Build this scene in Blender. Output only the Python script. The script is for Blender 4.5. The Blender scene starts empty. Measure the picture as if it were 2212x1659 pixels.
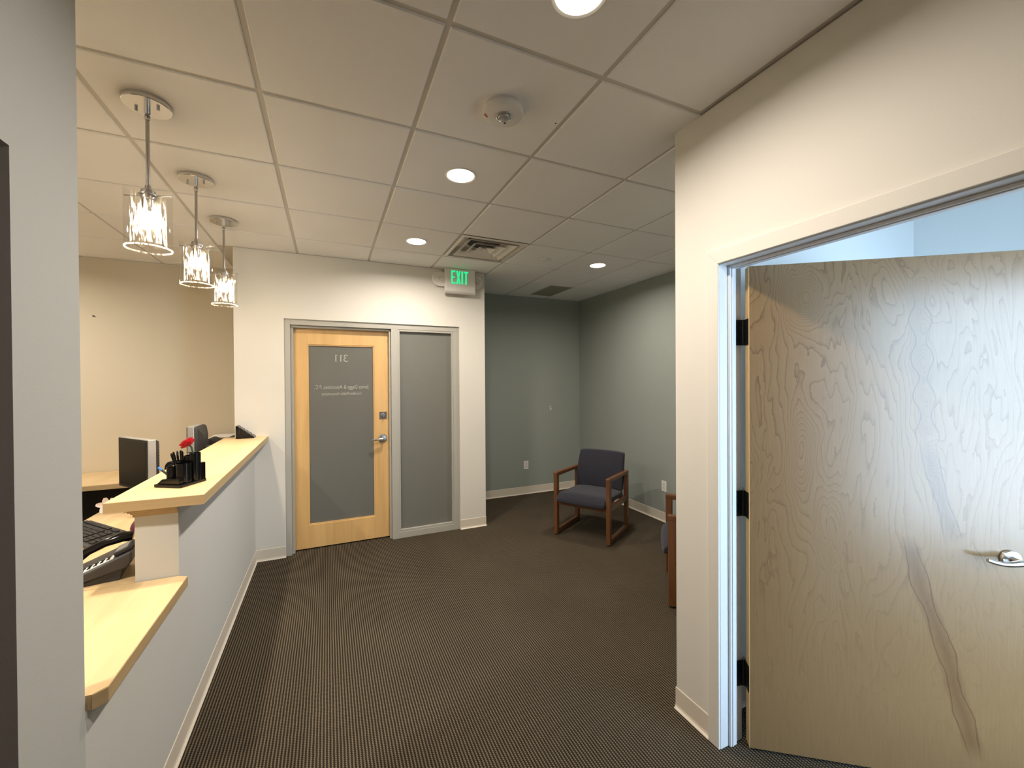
import bpy, bmesh, math, random
from mathutils import Vector, Matrix
random.seed(7)
S = bpy.context.scene
COL = S.collection
pi = math.pi

# ------------------------------------------------------------------ camera, world, exposure
CZ = 1.57
cam = bpy.data.cameras.new('camera')
cam.sensor_width = 36.0
cam.lens = 36.0 * 887.598 / 2212.0
cam.clip_start = 0.02
camo = bpy.data.objects.new('camera', cam)
COL.objects.link(camo)
YAW, PITCH, ROLL = 0.421968915, -0.00748553215, -0.00626693065
cy, sy = math.cos(YAW), math.sin(YAW)
_f = Vector((sy, cy, 0)); _r = Vector((cy, -sy, 0)); _u = Vector((0, 0, 1))
f2 = math.cos(PITCH) * _f + math.sin(PITCH) * _u
u2 = -math.sin(PITCH) * _f + math.cos(PITCH) * _u
r3 = math.cos(ROLL) * _r + math.sin(ROLL) * u2
u3 = -math.sin(ROLL) * _r + math.cos(ROLL) * u2
camo.matrix_world = Matrix(((r3.x, u3.x, -f2.x, 0), (r3.y, u3.y, -f2.y, 0), (r3.z, u3.z, -f2.z, CZ), (0, 0, 0, 1)))
S.camera = camo

SKY = 16.0
world = bpy.data.worlds.new('daylight')
S.world = world
world.use_nodes = True
wb = world.node_tree.nodes['Background']
wb.inputs[0].default_value = (0.62, 0.80, 1.0, 1)
wb.inputs[1].default_value = SKY

S.view_settings.view_transform = 'Standard'
S.view_settings.look = 'None'
S.view_settings.gamma = 1.0
S.view_settings.use_curve_mapping = False
S.view_settings.exposure = 0.0
try:
    S.cycles.max_bounces = 10
    S.cycles.diffuse_bounces = 6
    S.cycles.transparent_max_bounces = 16
    S.cycles.sample_clamp_indirect = 6.0
    S.cycles.blur_glossy = 0.5
    S.cycles.caustics_reflective = False
    S.cycles.caustics_refractive = False
except Exception:
    pass

DOWN_P = 25.0        # watts of each recessed downlight
BULB_L = 340.0       # radiance of a pendant bulb
PEND_P = 3.0         # watts thrown down by a pendant
WARM = (1.0, 0.895, 0.79)
WARM2 = (1.0, 0.85, 0.64)

# ------------------------------------------------------------------ materials
def srgb(r, g, b):
    def c(v):
        v /= 255.0
        return v / 12.92 if v <= 0.04045 else ((v + 0.055) / 1.055) ** 2.4
    return (c(r), c(g), c(b), 1)

class NT:
    def __init__(s, name):
        s.m = bpy.data.materials.new(name)
        s.m.use_nodes = True
        s.t = s.m.node_tree
        s.n = s.t.nodes
        s.bsdf = s.n['Principled BSDF']
        s.out = s.n['Material Output']
    def new(s, typ, **kw):
        nd = s.n.new(typ)
        for k, v in kw.items():
            setattr(nd, k, v)
        return nd
    def link(s, a, b):
        s.t.links.new(a, b)
    def val(s, x, sock):
        if hasattr(x, 'is_output'):
            s.link(x, sock)
        else:
            sock.default_value = x
    def math(s, op, a, b=None, c=None, clamp=False):
        nd = s.new('ShaderNodeMath', operation=op, use_clamp=clamp)
        s.val(a, nd.inputs[0])
        if b is not None: s.val(b, nd.inputs[1])
        if c is not None: s.val(c, nd.inputs[2])
        return nd.outputs[0]
    def mix(s, fac, a, b):
        nd = s.new('ShaderNodeMix', data_type='RGBA')
        s.val(fac, nd.inputs[0]); s.val(a, nd.inputs[6]); s.val(b, nd.inputs[7])
        return nd.outputs[2]
    def coord(s, which='Object'):
        return s.new('ShaderNodeTexCoord').outputs[which]
    def mapping(s, vec, scale=(1, 1, 1), loc=(0, 0, 0), rot=(0, 0, 0)):
        nd = s.new('ShaderNodeMapping')
        s.link(vec, nd.inputs[0])
        nd.inputs[1].default_value = loc; nd.inputs[2].default_value = rot; nd.inputs[3].default_value = scale
        return nd.outputs[0]
    def noise(s, vec, scale, detail=3, rough=0.5, dist=0.0):
        nd = s.new('ShaderNodeTexNoise')
        s.link(vec, nd.inputs['Vector'])
        nd.inputs['Scale'].default_value = scale; nd.inputs['Detail'].default_value = detail
        nd.inputs['Roughness'].default_value = rough; nd.inputs['Distortion'].default_value = dist
        return nd.outputs[0]
    def ramp(s, fac, stops):
        nd = s.new('ShaderNodeValToRGB')
        e = nd.color_ramp.elements
        while len(e) < len(stops): e.new(0.5)
        for i, (p, c) in enumerate(stops):
            e[i].position = p; e[i].color = c
        s.link(fac, nd.inputs[0])
        return nd.outputs[0]
    def bump(s, h, strength=0.2, dist=0.002):
        nd = s.new('ShaderNodeBump')
        nd.inputs['Strength'].default_value = strength; nd.inputs['Distance'].default_value = dist
        s.link(h, nd.inputs['Height'])
        s.link(nd.outputs[0], s.bsdf.inputs['Normal'])
    def base(s, x): s.val(x, s.bsdf.inputs['Base Color'])
    def rough(s, x): s.val(x, s.bsdf.inputs['Roughness'])

def plain(name, col, rough=0.5, metal=0.0, var=0.06, vscale=8.0, bscale=0, bstr=0.15, coat=0.0, spec=0.5):
    t = NT(name)
    o = t.coord()
    n = t.noise(o, vscale, 4)
    k = t.math('MULTIPLY_ADD', n, 2 * var, 1 - var)
    mx = t.new('ShaderNodeVectorMath', operation='SCALE')
    mx.inputs[0].default_value = col[:3]
    t.link(k, mx.inputs['Scale'])
    t.link(mx.outputs[0], t.bsdf.inputs['Base Color'])
    t.rough(rough)
    t.bsdf.inputs['Metallic'].default_value = metal
    t.bsdf.inputs['Specular IOR Level'].default_value = spec
    t.bsdf.inputs['Coat Weight'].default_value = coat
    if bscale:
        t.bump(t.noise(o, bscale, 3), bstr, 0.002)
    return t.m

def emit(name, col, strength):
    t = NT(name)
    t.bsdf.inputs['Base Color'].default_value = (0.02, 0.02, 0.02, 1)
    t.bsdf.inputs['Emission Color'].default_value = (*col[:3], 1)
    t.bsdf.inputs['Emission Strength'].default_value = strength
    return t.m

M = {}
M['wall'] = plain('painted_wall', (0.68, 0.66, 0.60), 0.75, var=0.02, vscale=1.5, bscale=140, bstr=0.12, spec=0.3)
M['knee'] = plain('shaded_half_wall', (0.55, 0.555, 0.53), 0.75, var=0.02, vscale=1.5, bscale=140, bstr=0.12, spec=0.3)  # same off-white as the walls, greyed to carry the cool daylight
M['column'] = plain('shaded_wall_end', (0.46, 0.475, 0.46), 0.75, var=0.02, vscale=1.5, bscale=140, bstr=0.12, spec=0.3)  # same paint as the half wall, darkened for its dimmer light
M['tan'] = plain('tan_wall', (0.59, 0.535, 0.415), 0.8, var=0.02, vscale=1.5, bscale=120, bstr=0.1, spec=0.3)
M['green'] = plain('sage_wall', (0.285, 0.315, 0.285), 0.7, var=0.02, vscale=1.5, bscale=130, bstr=0.1, spec=0.35)
M['white'] = plain('office_wall', (0.84, 0.88, 0.90), 0.8, var=0.01, vscale=1.5, spec=0.3)
M['tile'] = plain('ceiling_tile', (0.83, 0.825, 0.815), 0.9, var=0.03, vscale=3, bscale=320, bstr=0.35, spec=0.2)
M['tee'] = plain('ceiling_tee', (0.56, 0.54, 0.50), 0.6, var=0.02, spec=0.3)
M['vinyl'] = plain('vinyl_base', (0.66, 0.60, 0.50), 0.45, var=0.02)
M['jamb'] = plain('painted_jamb', (0.68, 0.69, 0.70), 0.4, var=0.02, vscale=5, bscale=60, bstr=0.05)
M['frame'] = plain('grey_metal_frame', (0.40, 0.39, 0.345), 0.42, var=0.02)
M['mahog'] = plain('dark_wood_door', (0.13, 0.075, 0.068), 0.5, var=0.15, vscale=3)
M['black'] = plain('black_plastic', (0.003, 0.003, 0.003), 0.16, var=0.02, spec=0.3)
M['blackmat'] = plain('black_matte', (0.012, 0.011, 0.010), 0.6, var=0.05)
M['darkgrey'] = plain('dark_grey_plastic', (0.030, 0.030, 0.032), 0.45, var=0.05)
M['greyp'] = plain('grey_plastic', (0.10, 0.10, 0.105), 0.45, var=0.05)
M['silver'] = plain('silver_plastic', (0.42, 0.41, 0.39), 0.35, metal=0.3, var=0.03)
M['chrome'] = plain('chrome', (0.75, 0.75, 0.76), 0.18, metal=1.0, var=0.01)
M['nickel'] = plain('brushed_nickel', (0.42, 0.41, 0.40), 0.3, metal=1.0, var=0.03)
M['bronze'] = plain('dark_lock_plate', (0.20, 0.18, 0.16), 0.4, metal=0.8, var=0.05)
M['hinge'] = plain('black_hinge', (0.012, 0.012, 0.012), 0.35, metal=0.3, var=0.05)
M['plate'] = plain('white_plastic', (0.72, 0.70, 0.66), 0.4, var=0.01)
M['screen'] = plain('dark_screen', (0.003, 0.0025, 0.0025), 0.4, var=0.01, spec=0.2)
M['darkdesk'] = plain('dark_panel', (0.020, 0.012, 0.008), 0.6, var=0.2, vscale=4)
M['red'] = plain('rose_petal', (0.62, 0.012, 0.025), 0.5, var=0.15, vscale=40)
M['leaf'] = plain('rose_leaf', (0.015, 0.07, 0.03), 0.5, var=0.1, vscale=40)
M['blue'] = plain('blue_pen', (0.05, 0.22, 0.65), 0.3, var=0.02)
M['petal'] = plain('orchid_petal', (0.86, 0.78, 0.76), 0.5, var=0.10, vscale=50)
M['pink'] = plain('orchid_pink', (0.70, 0.25, 0.28), 0.5, var=0.10, vscale=50)
M['plum'] = plain('plum_plastic', (0.17, 0.04, 0.07), 0.3, var=0.1, vscale=20)
M['paper'] = plain('paper', (0.80, 0.78, 0.74), 0.7, var=0.02)
M['brownpaper'] = plain('reddish_mark', (0.45, 0.10, 0.06), 0.6, var=0.05)
M['diff'] = plain('diffuser_metal', (0.74, 0.71, 0.65), 0.5, var=0.03)
M['grille'] = None
M['lens'] = emit('downlight_lens', (1.0, 0.90, 0.72), 9.0)
M['bulb'] = emit('pendant_bulb', WARM2, BULB_L)
M['exitgreen'] = emit('exit_green', (0.0, 1.0, 0.32), 1.0)
M['hall'] = plain('hallway_wall', (0.45, 0.43, 0.38), 0.8, var=0.02, vscale=1)

def wood(name, a, b, scale=(2, 40, 2), rough=0.4, dark=None, coat=0.0, nscale=3.0, spec=0.5):
    t = NT(name)
    o = t.coord()
    v = t.mapping(o, scale)
    n = t.noise(v, nscale, 5, 0.6, 0.6)
    n2 = t.noise(t.mapping(o, tuple(x * 0.35 for x in scale)), nscale, 2, 0.5, 0.3)
    f = t.math('ADD', t.math('MULTIPLY', n, 0.6), t.math('MULTIPLY', n2, 0.4))
    c = t.ramp(f, [(0.32, a), (0.68, b)])
    t.base(c)
    t.rough(rough)
    t.bsdf.inputs['Coat Weight'].default_value = coat
    t.bsdf.inputs['Specular IOR Level'].default_value = spec
    t.bump(n, 0.03, 0.001)
    return t.m
M['maple'] = wood('maple_laminate', (0.60, 0.43, 0.215, 1), (0.70, 0.53, 0.30, 1), (40, 2.0, 2), 0.38, nscale=1.0)
M['maple_edge'] = wood('maple_edge', (0.42, 0.30, 0.15, 1), (0.50, 0.37, 0.20, 1), (3, 3, 60), 0.45, nscale=1.0)
M['maple_door'] = wood('maple_door', (0.58, 0.355, 0.135, 1), (0.74, 0.48, 0.20, 1), (14, 14, 1.2), 0.4, nscale=1.0)
M['oak'] = wood('oak_frame', (0.085, 0.030, 0.010, 1), (0.165, 0.070, 0.024, 1), (30, 30, 4), 0.38, nscale=1.0)

# carpet: light cords along Y with dark gaps between the loops
def carpet():
    t = NT('loop_carpet')
    o = t.coord()
    sep = t.new('ShaderNodeSeparateXYZ'); t.link(o, sep.inputs[0])
    wob = t.noise(o, 14, 2)
    x = t.math('ADD', sep.outputs[0], t.math('MULTIPLY', wob, 0.004))
    u = t.math('DIVIDE', x, 0.0135)
    fu = t.math('FRACT', u); iu = t.math('FLOOR', u)
    cord = t.math('SUBTRACT', 1.0, t.math('MULTIPLY', t.math('ABSOLUTE', t.math('SUBTRACT', fu, 0.5)), 2.0))   # 1 at the cord's crest
    v = t.math('ADD', t.math('DIVIDE', sep.outputs[1], 0.0095), t.math('MULTIPLY', t.math('MODULO', iu, 2.0), 0.5))
    fv = t.math('FRACT', v)
    loop = t.math('SUBTRACT', 1.0, t.math('MULTIPLY', t.math('ABSOLUTE', t.math('SUBTRACT', fv, 0.5)), 2.0))
    ck = t.math('MULTIPLY', t.math('SUBTRACT', cord, 0.38), 3.2, clamp=True)
    valley = t.math('MULTIPLY', loop, 0.50)
    crest = t.math('MULTIPLY_ADD', loop, 0.40, 0.52)
    h = t.math('ADD', t.math('MULTIPLY', crest, ck), t.math('MULTIPLY', valley, t.math('SUBTRACT', 1.0, ck)))
    fine = t.noise(o, 420, 2)
    big = t.noise(o, 2.2, 3)
    hh = t.math('ADD', h, t.math('MULTIPLY', t.math('SUBTRACT', fine, 0.5), 0.55))
    c = t.ramp(hh, [(0.14, (0.008, 0.006, 0.004, 1)), (0.45, (0.040, 0.0315, 0.0205, 1)), (0.95, (0.185, 0.150, 0.102, 1))])
    k = t.math('MULTIPLY_ADD', big, 0.35, 0.83)
    mx = t.new('ShaderNodeVectorMath', operation='SCALE')
    t.link(c, mx.inputs[0]); t.link(k, mx.inputs['Scale'])
    t.link(mx.outputs[0], t.bsdf.inputs['Base Color'])
    t.rough(0.95)
    t.bsdf.inputs['Specular IOR Level'].default_value = 0.1
    t.bump(hh, 0.55, 0.004)
    return t.m
M['carpet'] = carpet()

def fabric():
    t = NT('navy_upholstery')
    o = t.coord()
    n = t.noise(o, 260, 3, 0.7)
    n2 = t.noise(t.mapping(o, (1, 1, 6)), 60, 3, 0.6)
    f = t.math('ADD', t.math('MULTIPLY', n, 0.5), t.math('MULTIPLY', n2, 0.5))
    t.base(t.ramp(f, [(0.3, (0.012, 0.012, 0.017, 1)), (0.7, (0.036, 0.037, 0.050, 1))]))
    t.rough(0.95)
    t.bsdf.inputs['Sheen Weight'].default_value = 0.15
    t.bsdf.inputs['Specular IOR Level'].default_value = 0.15
    t.bump(n, 0.4, 0.002)
    return t.m
M['fabric'] = fabric()

# birch veneer of the open door: contour figure around knots plus one brown heartwood streak; local x across, z up
def birch():
    t = NT('birch_veneer')
    o = t.coord()
    sep = t.new('ShaderNodeSeparateXYZ'); t.link(o, sep.inputs[0])
    X, Z = sep.outputs[0], sep.outputs[2]
    w1 = t.noise(t.mapping(o, (3.3, 1, 0.85)), 1.5, 3, 0.5, 0.6)
    w2 = t.noise(t.mapping(o, (26, 1, 9)), 2.0, 3, 0.6)
    h = t.math('ADD', t.math('MULTIPLY', w1, 1.15), t.math('MULTIPLY', w2, 0.040))
    h = t.math('ADD', h, t.math('MULTIPLY', X, 1.35))
    def gauss(cx, cz, a, b, amp, hh):
        dx = t.math('DIVIDE', t.math('SUBTRACT', X, cx), a)
        dz = t.math('DIVIDE', t.math('SUBTRACT', Z, cz), b)
        r2 = t.math('ADD', t.math('MULTIPLY', dx, dx), t.math('MULTIPLY', dz, dz))
        g = t.math('POWER', 2.718, t.math('MULTIPLY', r2, -1.0))
        return g, t.math('ADD', hh, t.math('MULTIPLY', g, amp))
    for cx, cz, a, b, amp in ((0.205, 1.90, 0.055, 0.10, 0.75), (0.19, 1.27, 0.045, 0.22, 0.6), (0.60, 1.90, 0.026, 0.05, 0.5),
                              (0.61, 1.77, 0.030, 0.060, 0.32), (0.612, 1.635, 0.032, 0.065, 0.36), (0.622, 1.50, 0.020, 0.055, 0.28),
                              (0.628, 1.395, 0.020, 0.04, 0.3), (0.638, 1.26, 0.036, 0.06, 0.4), (0.29, 0.98, 0.05, 0.16, 0.5)):
        _, h = gauss(cx, cz, a, b, amp, h)
    c = t.math('FRACT', t.math('MULTIPLY', h, 15.0))
    line = t.ramp(c, [(0.0, (1, 1, 1, 1)), (0.06, (0.65, 0.65, 0.65, 1)), (0.22, (0.14, 0.14, 0.14, 1)), (1.0, (0, 0, 0, 1))])
    grain = t.noise(t.mapping(o, (60, 1, 2.2)), 3.0, 4, 0.65)
    speck = t.noise(t.mapping(o, (90, 1, 40)), 4.0, 2, 0.6)
    base = t.mix(grain, (0.215, 0.122, 0.050, 1), (0.275, 0.168, 0.078, 1))
    base = t.mix(t.math('MULTIPLY', speck, 0.25), base, (0.145, 0.083, 0.034, 1))
    fade = t.math('MULTIPLY_ADD', X, -0.35, 0.62, clamp=True)
    low = t.math('MULTIPLY_ADD', Z, 0.55, 0.12, clamp=True)
    base = t.mix(t.math('MULTIPLY', t.math('MULTIPLY', line, fade), low), base, (0.060, 0.027, 0.009, 1))
    # heartwood streak following a path x(z)
    def streak(path, width, z0, z1, amt, base, outline=None):
        nd = t.new('ShaderNodeFloatCurve')
        t.link(t.math('DIVIDE', Z, 2.05), nd.inputs['Value'])
        cv = nd.mapping.curves[0]
        pts = sorted((z / 2.05, x) for x, z in path)
        while len(cv.points) < len(pts): cv.points.new(0.5, 0.5)
        for p, q in zip(cv.points, pts): p.location = q
        nd.mapping.update()
        wob = t.math('MULTIPLY', t.math('SUBTRACT', t.noise(t.mapping(o, (8, 1, 5)), 2.0, 3), 0.5), 0.022)
        d = t.math('ABSOLUTE', t.math('ADD', t.math('SUBTRACT', X, nd.outputs[0]), wob))
        mk = t.math('SUBTRACT', 1.0, t.math('SMOOTHSTEP' if False else 'DIVIDE', d, width), clamp=True)
        mk = t.math('POWER', mk, 0.6)
        a = t.math('MULTIPLY', t.math('SUBTRACT', Z, z0), 14.0, clamp=True)
        b = t.math('MULTIPLY', t.math('SUBTRACT', z1, Z), 14.0, clamp=True)
        k = t.math('MULTIPLY', t.math('MULTIPLY', mk, a), t.math('MULTIPLY', b, amt))
        base = t.mix(k, base, (0.105, 0.050, 0.019, 1))
        if outline:
            mean, swing, freq = outline
            ww = t.math('MULTIPLY_ADD', t.math('COSINE', t.math('MULTIPLY', Z, freq)), swing, mean)
            e = t.math('SUBTRACT', 1.0, t.math('DIVIDE', t.math('ABSOLUTE', t.math('SUBTRACT', d, ww)), 0.0035), clamp=True)
            base = t.mix(t.math('MULTIPLY', t.math('MULTIPLY', e, a), t.math('MULTIPLY', b, 0.6)), base, (0.060, 0.027, 0.009, 1))
        return base
    base = streak([(0.60, 2.05), (0.605, 1.78), (0.615, 1.55), (0.628, 1.35), (0.645, 1.22), (0.68, 1.08), (0.715, 0.93), (0.72, 0.0)], 0.032, 0.92, 1.33, 0.5, base, (0.024, 0.004, 20.0))
    base = streak([(0.60, 2.05), (0.605, 1.78), (0.615, 1.55), (0.628, 1.35), (0.645, 1.15), (0.65, 0.0)], 0.045, 1.30, 1.92, 0.22, base, (0.026, 0.011, 42.0))
    base = streak([(0.54, 2.05), (0.55, 1.05), (0.585, 0.86), (0.625, 0.70), (0.68, 0.54), (0.725, 0.35), (0.77, 0.18), (0.80, 0.0)], 0.036, 0.10, 0.96, 0.55, base, (0.025, 0.007, 24.0))
    base = streak([(0.775, 2.05), (0.776, 0.95), (0.80, 0.89), (0.826, 0.82), (0.83, 0.0)], 0.0035, 0.835, 0.945, 1.0, base)
    t.base(base)
    t.rough(t.math('MULTIPLY_ADD', grain, 0.10, 0.30))
    t.bsdf.inputs['Specular IOR Level'].default_value = 0.15
    t.link(t.math('SUBTRACT', 1.0, t.math('ADD', t.math('MULTIPLY', line, 0.22), t.math('MULTIPLY', speck, 0.25))), t.bsdf.inputs['Coat Weight'])
    t.bsdf.inputs['Coat IOR'].default_value = 1.56
    t.bsdf.inputs['Coat Roughness'].default_value = 0.26
    t.bump(grain, 0.06, 0.0015)
    return t.m
M['birch'] = birch()

def thin_glass(name, tint=(1, 1, 1, 1), fac=0.75, streaky=0.0):
    t = NT(name)
    t.n.remove(t.bsdf)
    tr = t.new('ShaderNodeBsdfTransparent'); tr.inputs[0].default_value = tint
    gl = t.new('ShaderNodeBsdfGlossy'); gl.inputs['Roughness'].default_value = 0.03
    lw = t.new('ShaderNodeLayerWeight'); lw.inputs[0].default_value = 0.25
    m1 = t.new('ShaderNodeMixShader')
    t.link(t.math('MULTIPLY', lw.outputs['Fresnel'], fac), m1.inputs[0])
    t.link(tr.outputs[0], m1.inputs[1]); t.link(gl.outputs[0], m1.inputs[2])
    last = m1
    if streaky:
        tl = t.new('ShaderNodeBsdfTranslucent'); tl.inputs[0].default_value = (0.95, 0.92, 0.85, 1)
        n = t.noise(t.mapping(t.coord(), (1, 1, 0.18)), 90, 4, 0.7)
        k = t.math('MULTIPLY', t.math('MULTIPLY', t.math('SUBTRACT', n, 0.47), 7.0, clamp=True), streaky)
        m2 = t.new('ShaderNodeMixShader')
        t.link(k, m2.inputs[0]); t.link(last.outputs[0], m2.inputs[1]); t.link(tl.outputs[0], m2.inputs[2])
        last = m2
    t.link(last.outputs[0], t.out.inputs[0])
    return t.m
M['glass'] = thin_glass('clear_glass', (0.985, 0.985, 0.98, 1), 0.22)
M['seeded'] = thin_glass('seeded_glass', (0.98, 0.97, 0.95, 1), 0.35, 0.40)
M['rim'] = thin_glass('thick_glass_rim', (0.98, 0.97, 0.95, 1), 0.6, 0.9)
M['window_glass'] = thin_glass('window_glass', (0.95, 0.98, 1, 1), 0.5)
M['lampcover'] = thin_glass('clear_lamp_cover', (0.9, 0.9, 0.88, 1), 0.9)

def frosted(name, col, trans):
    t = NT(name)
    t.base(col)
    t.rough(0.38)
    tl = t.new('ShaderNodeBsdfTranslucent'); tl.inputs[0].default_value = col
    mx = t.new('ShaderNodeMixShader'); mx.inputs[0].default_value = trans
    t.link(t.bsdf.outputs[0], mx.inputs[1]); t.link(tl.outputs[0], mx.inputs[2])
    t.link(mx.outputs[0], t.out.inputs[0])
    return t.m
M['frost_door'] = frosted('frosted_grey_glass', (0.21, 0.21, 0.185, 1), 0.3)
M['frost_side'] = frosted('frosted_clear_glass', (0.33, 0.335, 0.30, 1), 0.5)

def grille_mat():
    t = NT('perforated_grille')
    o = t.coord()
    v = t.new('ShaderNodeTexVoronoi'); v.inputs['Scale'].default_value = 140; v.inputs['Randomness'].default_value = 0.0
    t.link(o, v.inputs['Vector'])
    t.base(t.ramp(v.outputs['Distance'], [(0.30, (0.07, 0.068, 0.055, 1)), (0.42, (0.30, 0.28, 0.23, 1))]))
    t.rough(0.6)
    return t.m
M['grille'] = grille_mat()

# ------------------------------------------------------------------ mesh helpers
class MB:
    """collects shapes in world coordinates; build() links them as ONE object"""
    def __init__(s):
        s.v = []; s.f = []
    def add(s, vs, fs):
        o = len(s.v)
        s.v += [tuple(v) for v in vs]
        s.f += [tuple(o + i for i in f) for f in fs]
        return s
    def box(s, x0, x1, y0, y1, z0, z1):
        return s.add([(x0, y0, z0), (x1, y0, z0), (x1, y1, z0), (x0, y1, z0), (x0, y0, z1), (x1, y0, z1), (x1, y1, z1), (x0, y1, z1)],
                     [(0, 3, 2, 1), (4, 5, 6, 7), (0, 1, 5, 4), (1, 2, 6, 5), (2, 3, 7, 6), (3, 0, 4, 7)])
    def obox(s, c, ax, ay, az, hx, hy, hz):
        c = Vector(c); ax = Vector(ax).normalized() * hx; ay = Vector(ay).normalized() * hy; az = Vector(az).normalized() * hz
        vs = [c + sx * ax + sy_ * ay + sz * az for sz in (-1, 1) for sx, sy_ in ((-1, -1), (1, -1), (1, 1), (-1, 1))]
        return s.add(vs, [(0, 3, 2, 1), (4, 5, 6, 7), (0, 1, 5, 4), (1, 2, 6, 5), (2, 3, 7, 6), (3, 0, 4, 7)])
    def prism(s, poly, z0, z1):
        n = len(poly)
        vs = [(x, y, z0) for x, y in poly] + [(x, y, z1) for x, y in poly]
        return s.add(vs, [tuple(reversed(range(n))), tuple(range(n, 2 * n))] + [(i, (i + 1) % n, n + (i + 1) % n, n + i) for i in range(n)])
    def prism3(s, poly, vec):
        n = len(poly); vec = Vector(vec)
        vs = [Vector(p) for p in poly] + [Vector(p) + vec for p in poly]
        return s.add(vs, [tuple(reversed(range(n))), tuple(range(n, 2 * n))] + [(i, (i + 1) % n, n + (i + 1) % n, n + i) for i in range(n)])
    def lathe(s, c, prof, n=32, axis=(0, 0, 1), cap0=True, cap1=True):
        """prof: list of (r, h) along axis from c"""
        c = Vector(c); az = Vector(axis).normalized()
        ax = az.orthogonal().normalized() if abs(az.z) < 0.999 else Vector((1, 0, 0))
        ay = az.cross(ax)
        vs = []; fs = []
        for r, h in prof:
            for i in range(n):
                a = 2 * pi * i / n
                vs.append(c + az * h + (ax * math.cos(a) + ay * math.sin(a)) * r)
        for k in range(len(prof) - 1):
            for i in range(n):
                j = (i + 1) % n
                fs.append((k * n + i, k * n + j, (k + 1) * n + j, (k + 1) * n + i))
        if cap0: fs.append(tuple(reversed(range(n))))
        if cap1: fs.append(tuple(range((len(prof) - 1) * n, len(prof) * n)))
        return s.add(vs, fs)
    def cyl(s, a, b, r, n=20, r2=None):
        a = Vector(a); b = Vector(b)
        return s.lathe(a, [(r, 0), (r if r2 is None else r2, (b - a).length)], n, b - a)
    def tube(s, pts, r, n=10):
        pts = [Vector(p) for p in pts]
        rs = r if isinstance(r, (list, tuple)) else [r] * len(pts)
        vs = []; fs = []
        prev = None
        for i, p in enumerate(pts):
            d = (pts[min(i + 1, len(pts) - 1)] - pts[max(i - 1, 0)]).normalized()
            ax = d.orthogonal().normalized() if prev is None else (prev - d * prev.dot(d)).normalized()
            prev = ax
            ay = d.cross(ax)
            for k in range(n):
                a = 2 * pi * k / n
                vs.append(p + (ax * math.cos(a) + ay * math.sin(a)) * rs[i])
        for i in range(len(pts) - 1):
            for k in range(n):
                j = (k + 1) % n
                fs.append((i * n + k, i * n + j, (i + 1) * n + j, (i + 1) * n + k))
        fs.append(tuple(reversed(range(n)))); fs.append(tuple(range((len(pts) - 1) * n, len(pts) * n)))
        return s.add(vs, fs)
    def ball(s, c, r, n=16, sc=(1, 1, 1)):
        c = Vector(c)
        prof = []
        vs = []; fs = []
        m = n // 2
        for k in range(1, m):
            t = pi * k / m
            for i in range(n):
                a = 2 * pi * i / n
                vs.append(c + Vector((r * sc[0] * math.sin(t) * math.cos(a), r * sc[1] * math.sin(t) * math.sin(a), r * sc[2] * math.cos(t))))
        for k in range(m - 2):
            for i in range(n):
                j = (i + 1) % n
                fs.append((k * n + i, (k + 1) * n + i, (k + 1) * n + j, k * n + j))
        t = len(vs); vs.append(c + Vector((0, 0, r * sc[2]))); vs.append(c - Vector((0, 0, r * sc[2])))
        for i in range(n):
            j = (i + 1) % n
            fs.append((t, i, j)); fs.append((t + 1, (m - 2) * n + j, (m - 2) * n + i))
        return s.add(vs, fs)
    def build(s, name, mat, parent=None, smooth=False, bevel=0.0, seg=2, sharp=35, off=None):
        if off is None:
            off = root_of(parent)
        off = Vector(off)
        me = bpy.data.meshes.new(name)
        me.from_pydata([tuple(Vector(v) - off) for v in s.v], [], s.f)
        bm = bmesh.new(); bm.from_mesh(me)
        bmesh.ops.recalc_face_normals(bm, faces=bm.faces)
        bm.to_mesh(me); bm.free()
        me.materials.append(mat if not isinstance(mat, str) else M[mat])
        o = bpy.data.objects.new(name, me)
        COL.objects.link(o)
        if parent is not None: o.parent = parent
        if smooth:
            for p in me.polygons: p.use_smooth = True
            me.set_sharp_from_angle(angle=math.radians(sharp))
        if bevel:
            b = o.modifiers.new('bevel', 'BEVEL'); b.width = bevel; b.segments = seg; b.limit_method = 'ANGLE'; b.angle_limit = math.radians(40)
        return o

OFF = {}
def root_of(o):
    while o is not None and o.parent is not None: o = o.parent
    return OFF.get(o.name, (0, 0, 0)) if o is not None else (0, 0, 0)

def tag(o, label, cat, group=None, kind=None):
    if label: o['label'] = label
    if cat: o['category'] = cat
    if group: o['group'] = group
    if kind: o['kind'] = kind
    return o

def thing(name, loc, label, cat, group=None, rz=0.0, local=False):
    o = bpy.data.objects.new(name, None)
    o.empty_display_size = 0.05
    COL.objects.link(o)
    o.location = loc; o.rotation_euler = (0, 0, rz)
    OFF[o.name] = (0, 0, 0) if local else tuple(loc)
    tag(o, label, cat, group)
    return o

def struct(o, label=None):
    o['kind'] = 'structure'
    if label: o['label'] = label
    return o

def sroot(name, label=None, loc=(0, 0, 0), rz=0.0, local=False):
    o = bpy.data.objects.new(name, None); COL.objects.link(o)
    o.location = loc; o.rotation_euler = (0, 0, rz)
    OFF[o.name] = (0, 0, 0) if local else tuple(loc)
    return struct(o, label)

def dup(root, loc, rz=None, label=None):
    r = root.copy(); COL.objects.link(r)
    r.location = loc
    if rz is not None: r.rotation_euler = (0, 0, rz)
    if label: r['label'] = label
    for ch in list(root.children):
        c = ch.copy(); COL.objects.link(c); c.parent = r
        for g in list(ch.children):
            d = g.copy(); COL.objects.link(d); d.parent = c
    return r

# ------------------------------------------------------------------ shell
H = 2.734
YD = 4.19            # entrance wall face
XK = -0.585          # left wall and half wall face
XR = 1.513           # right wall face

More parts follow.
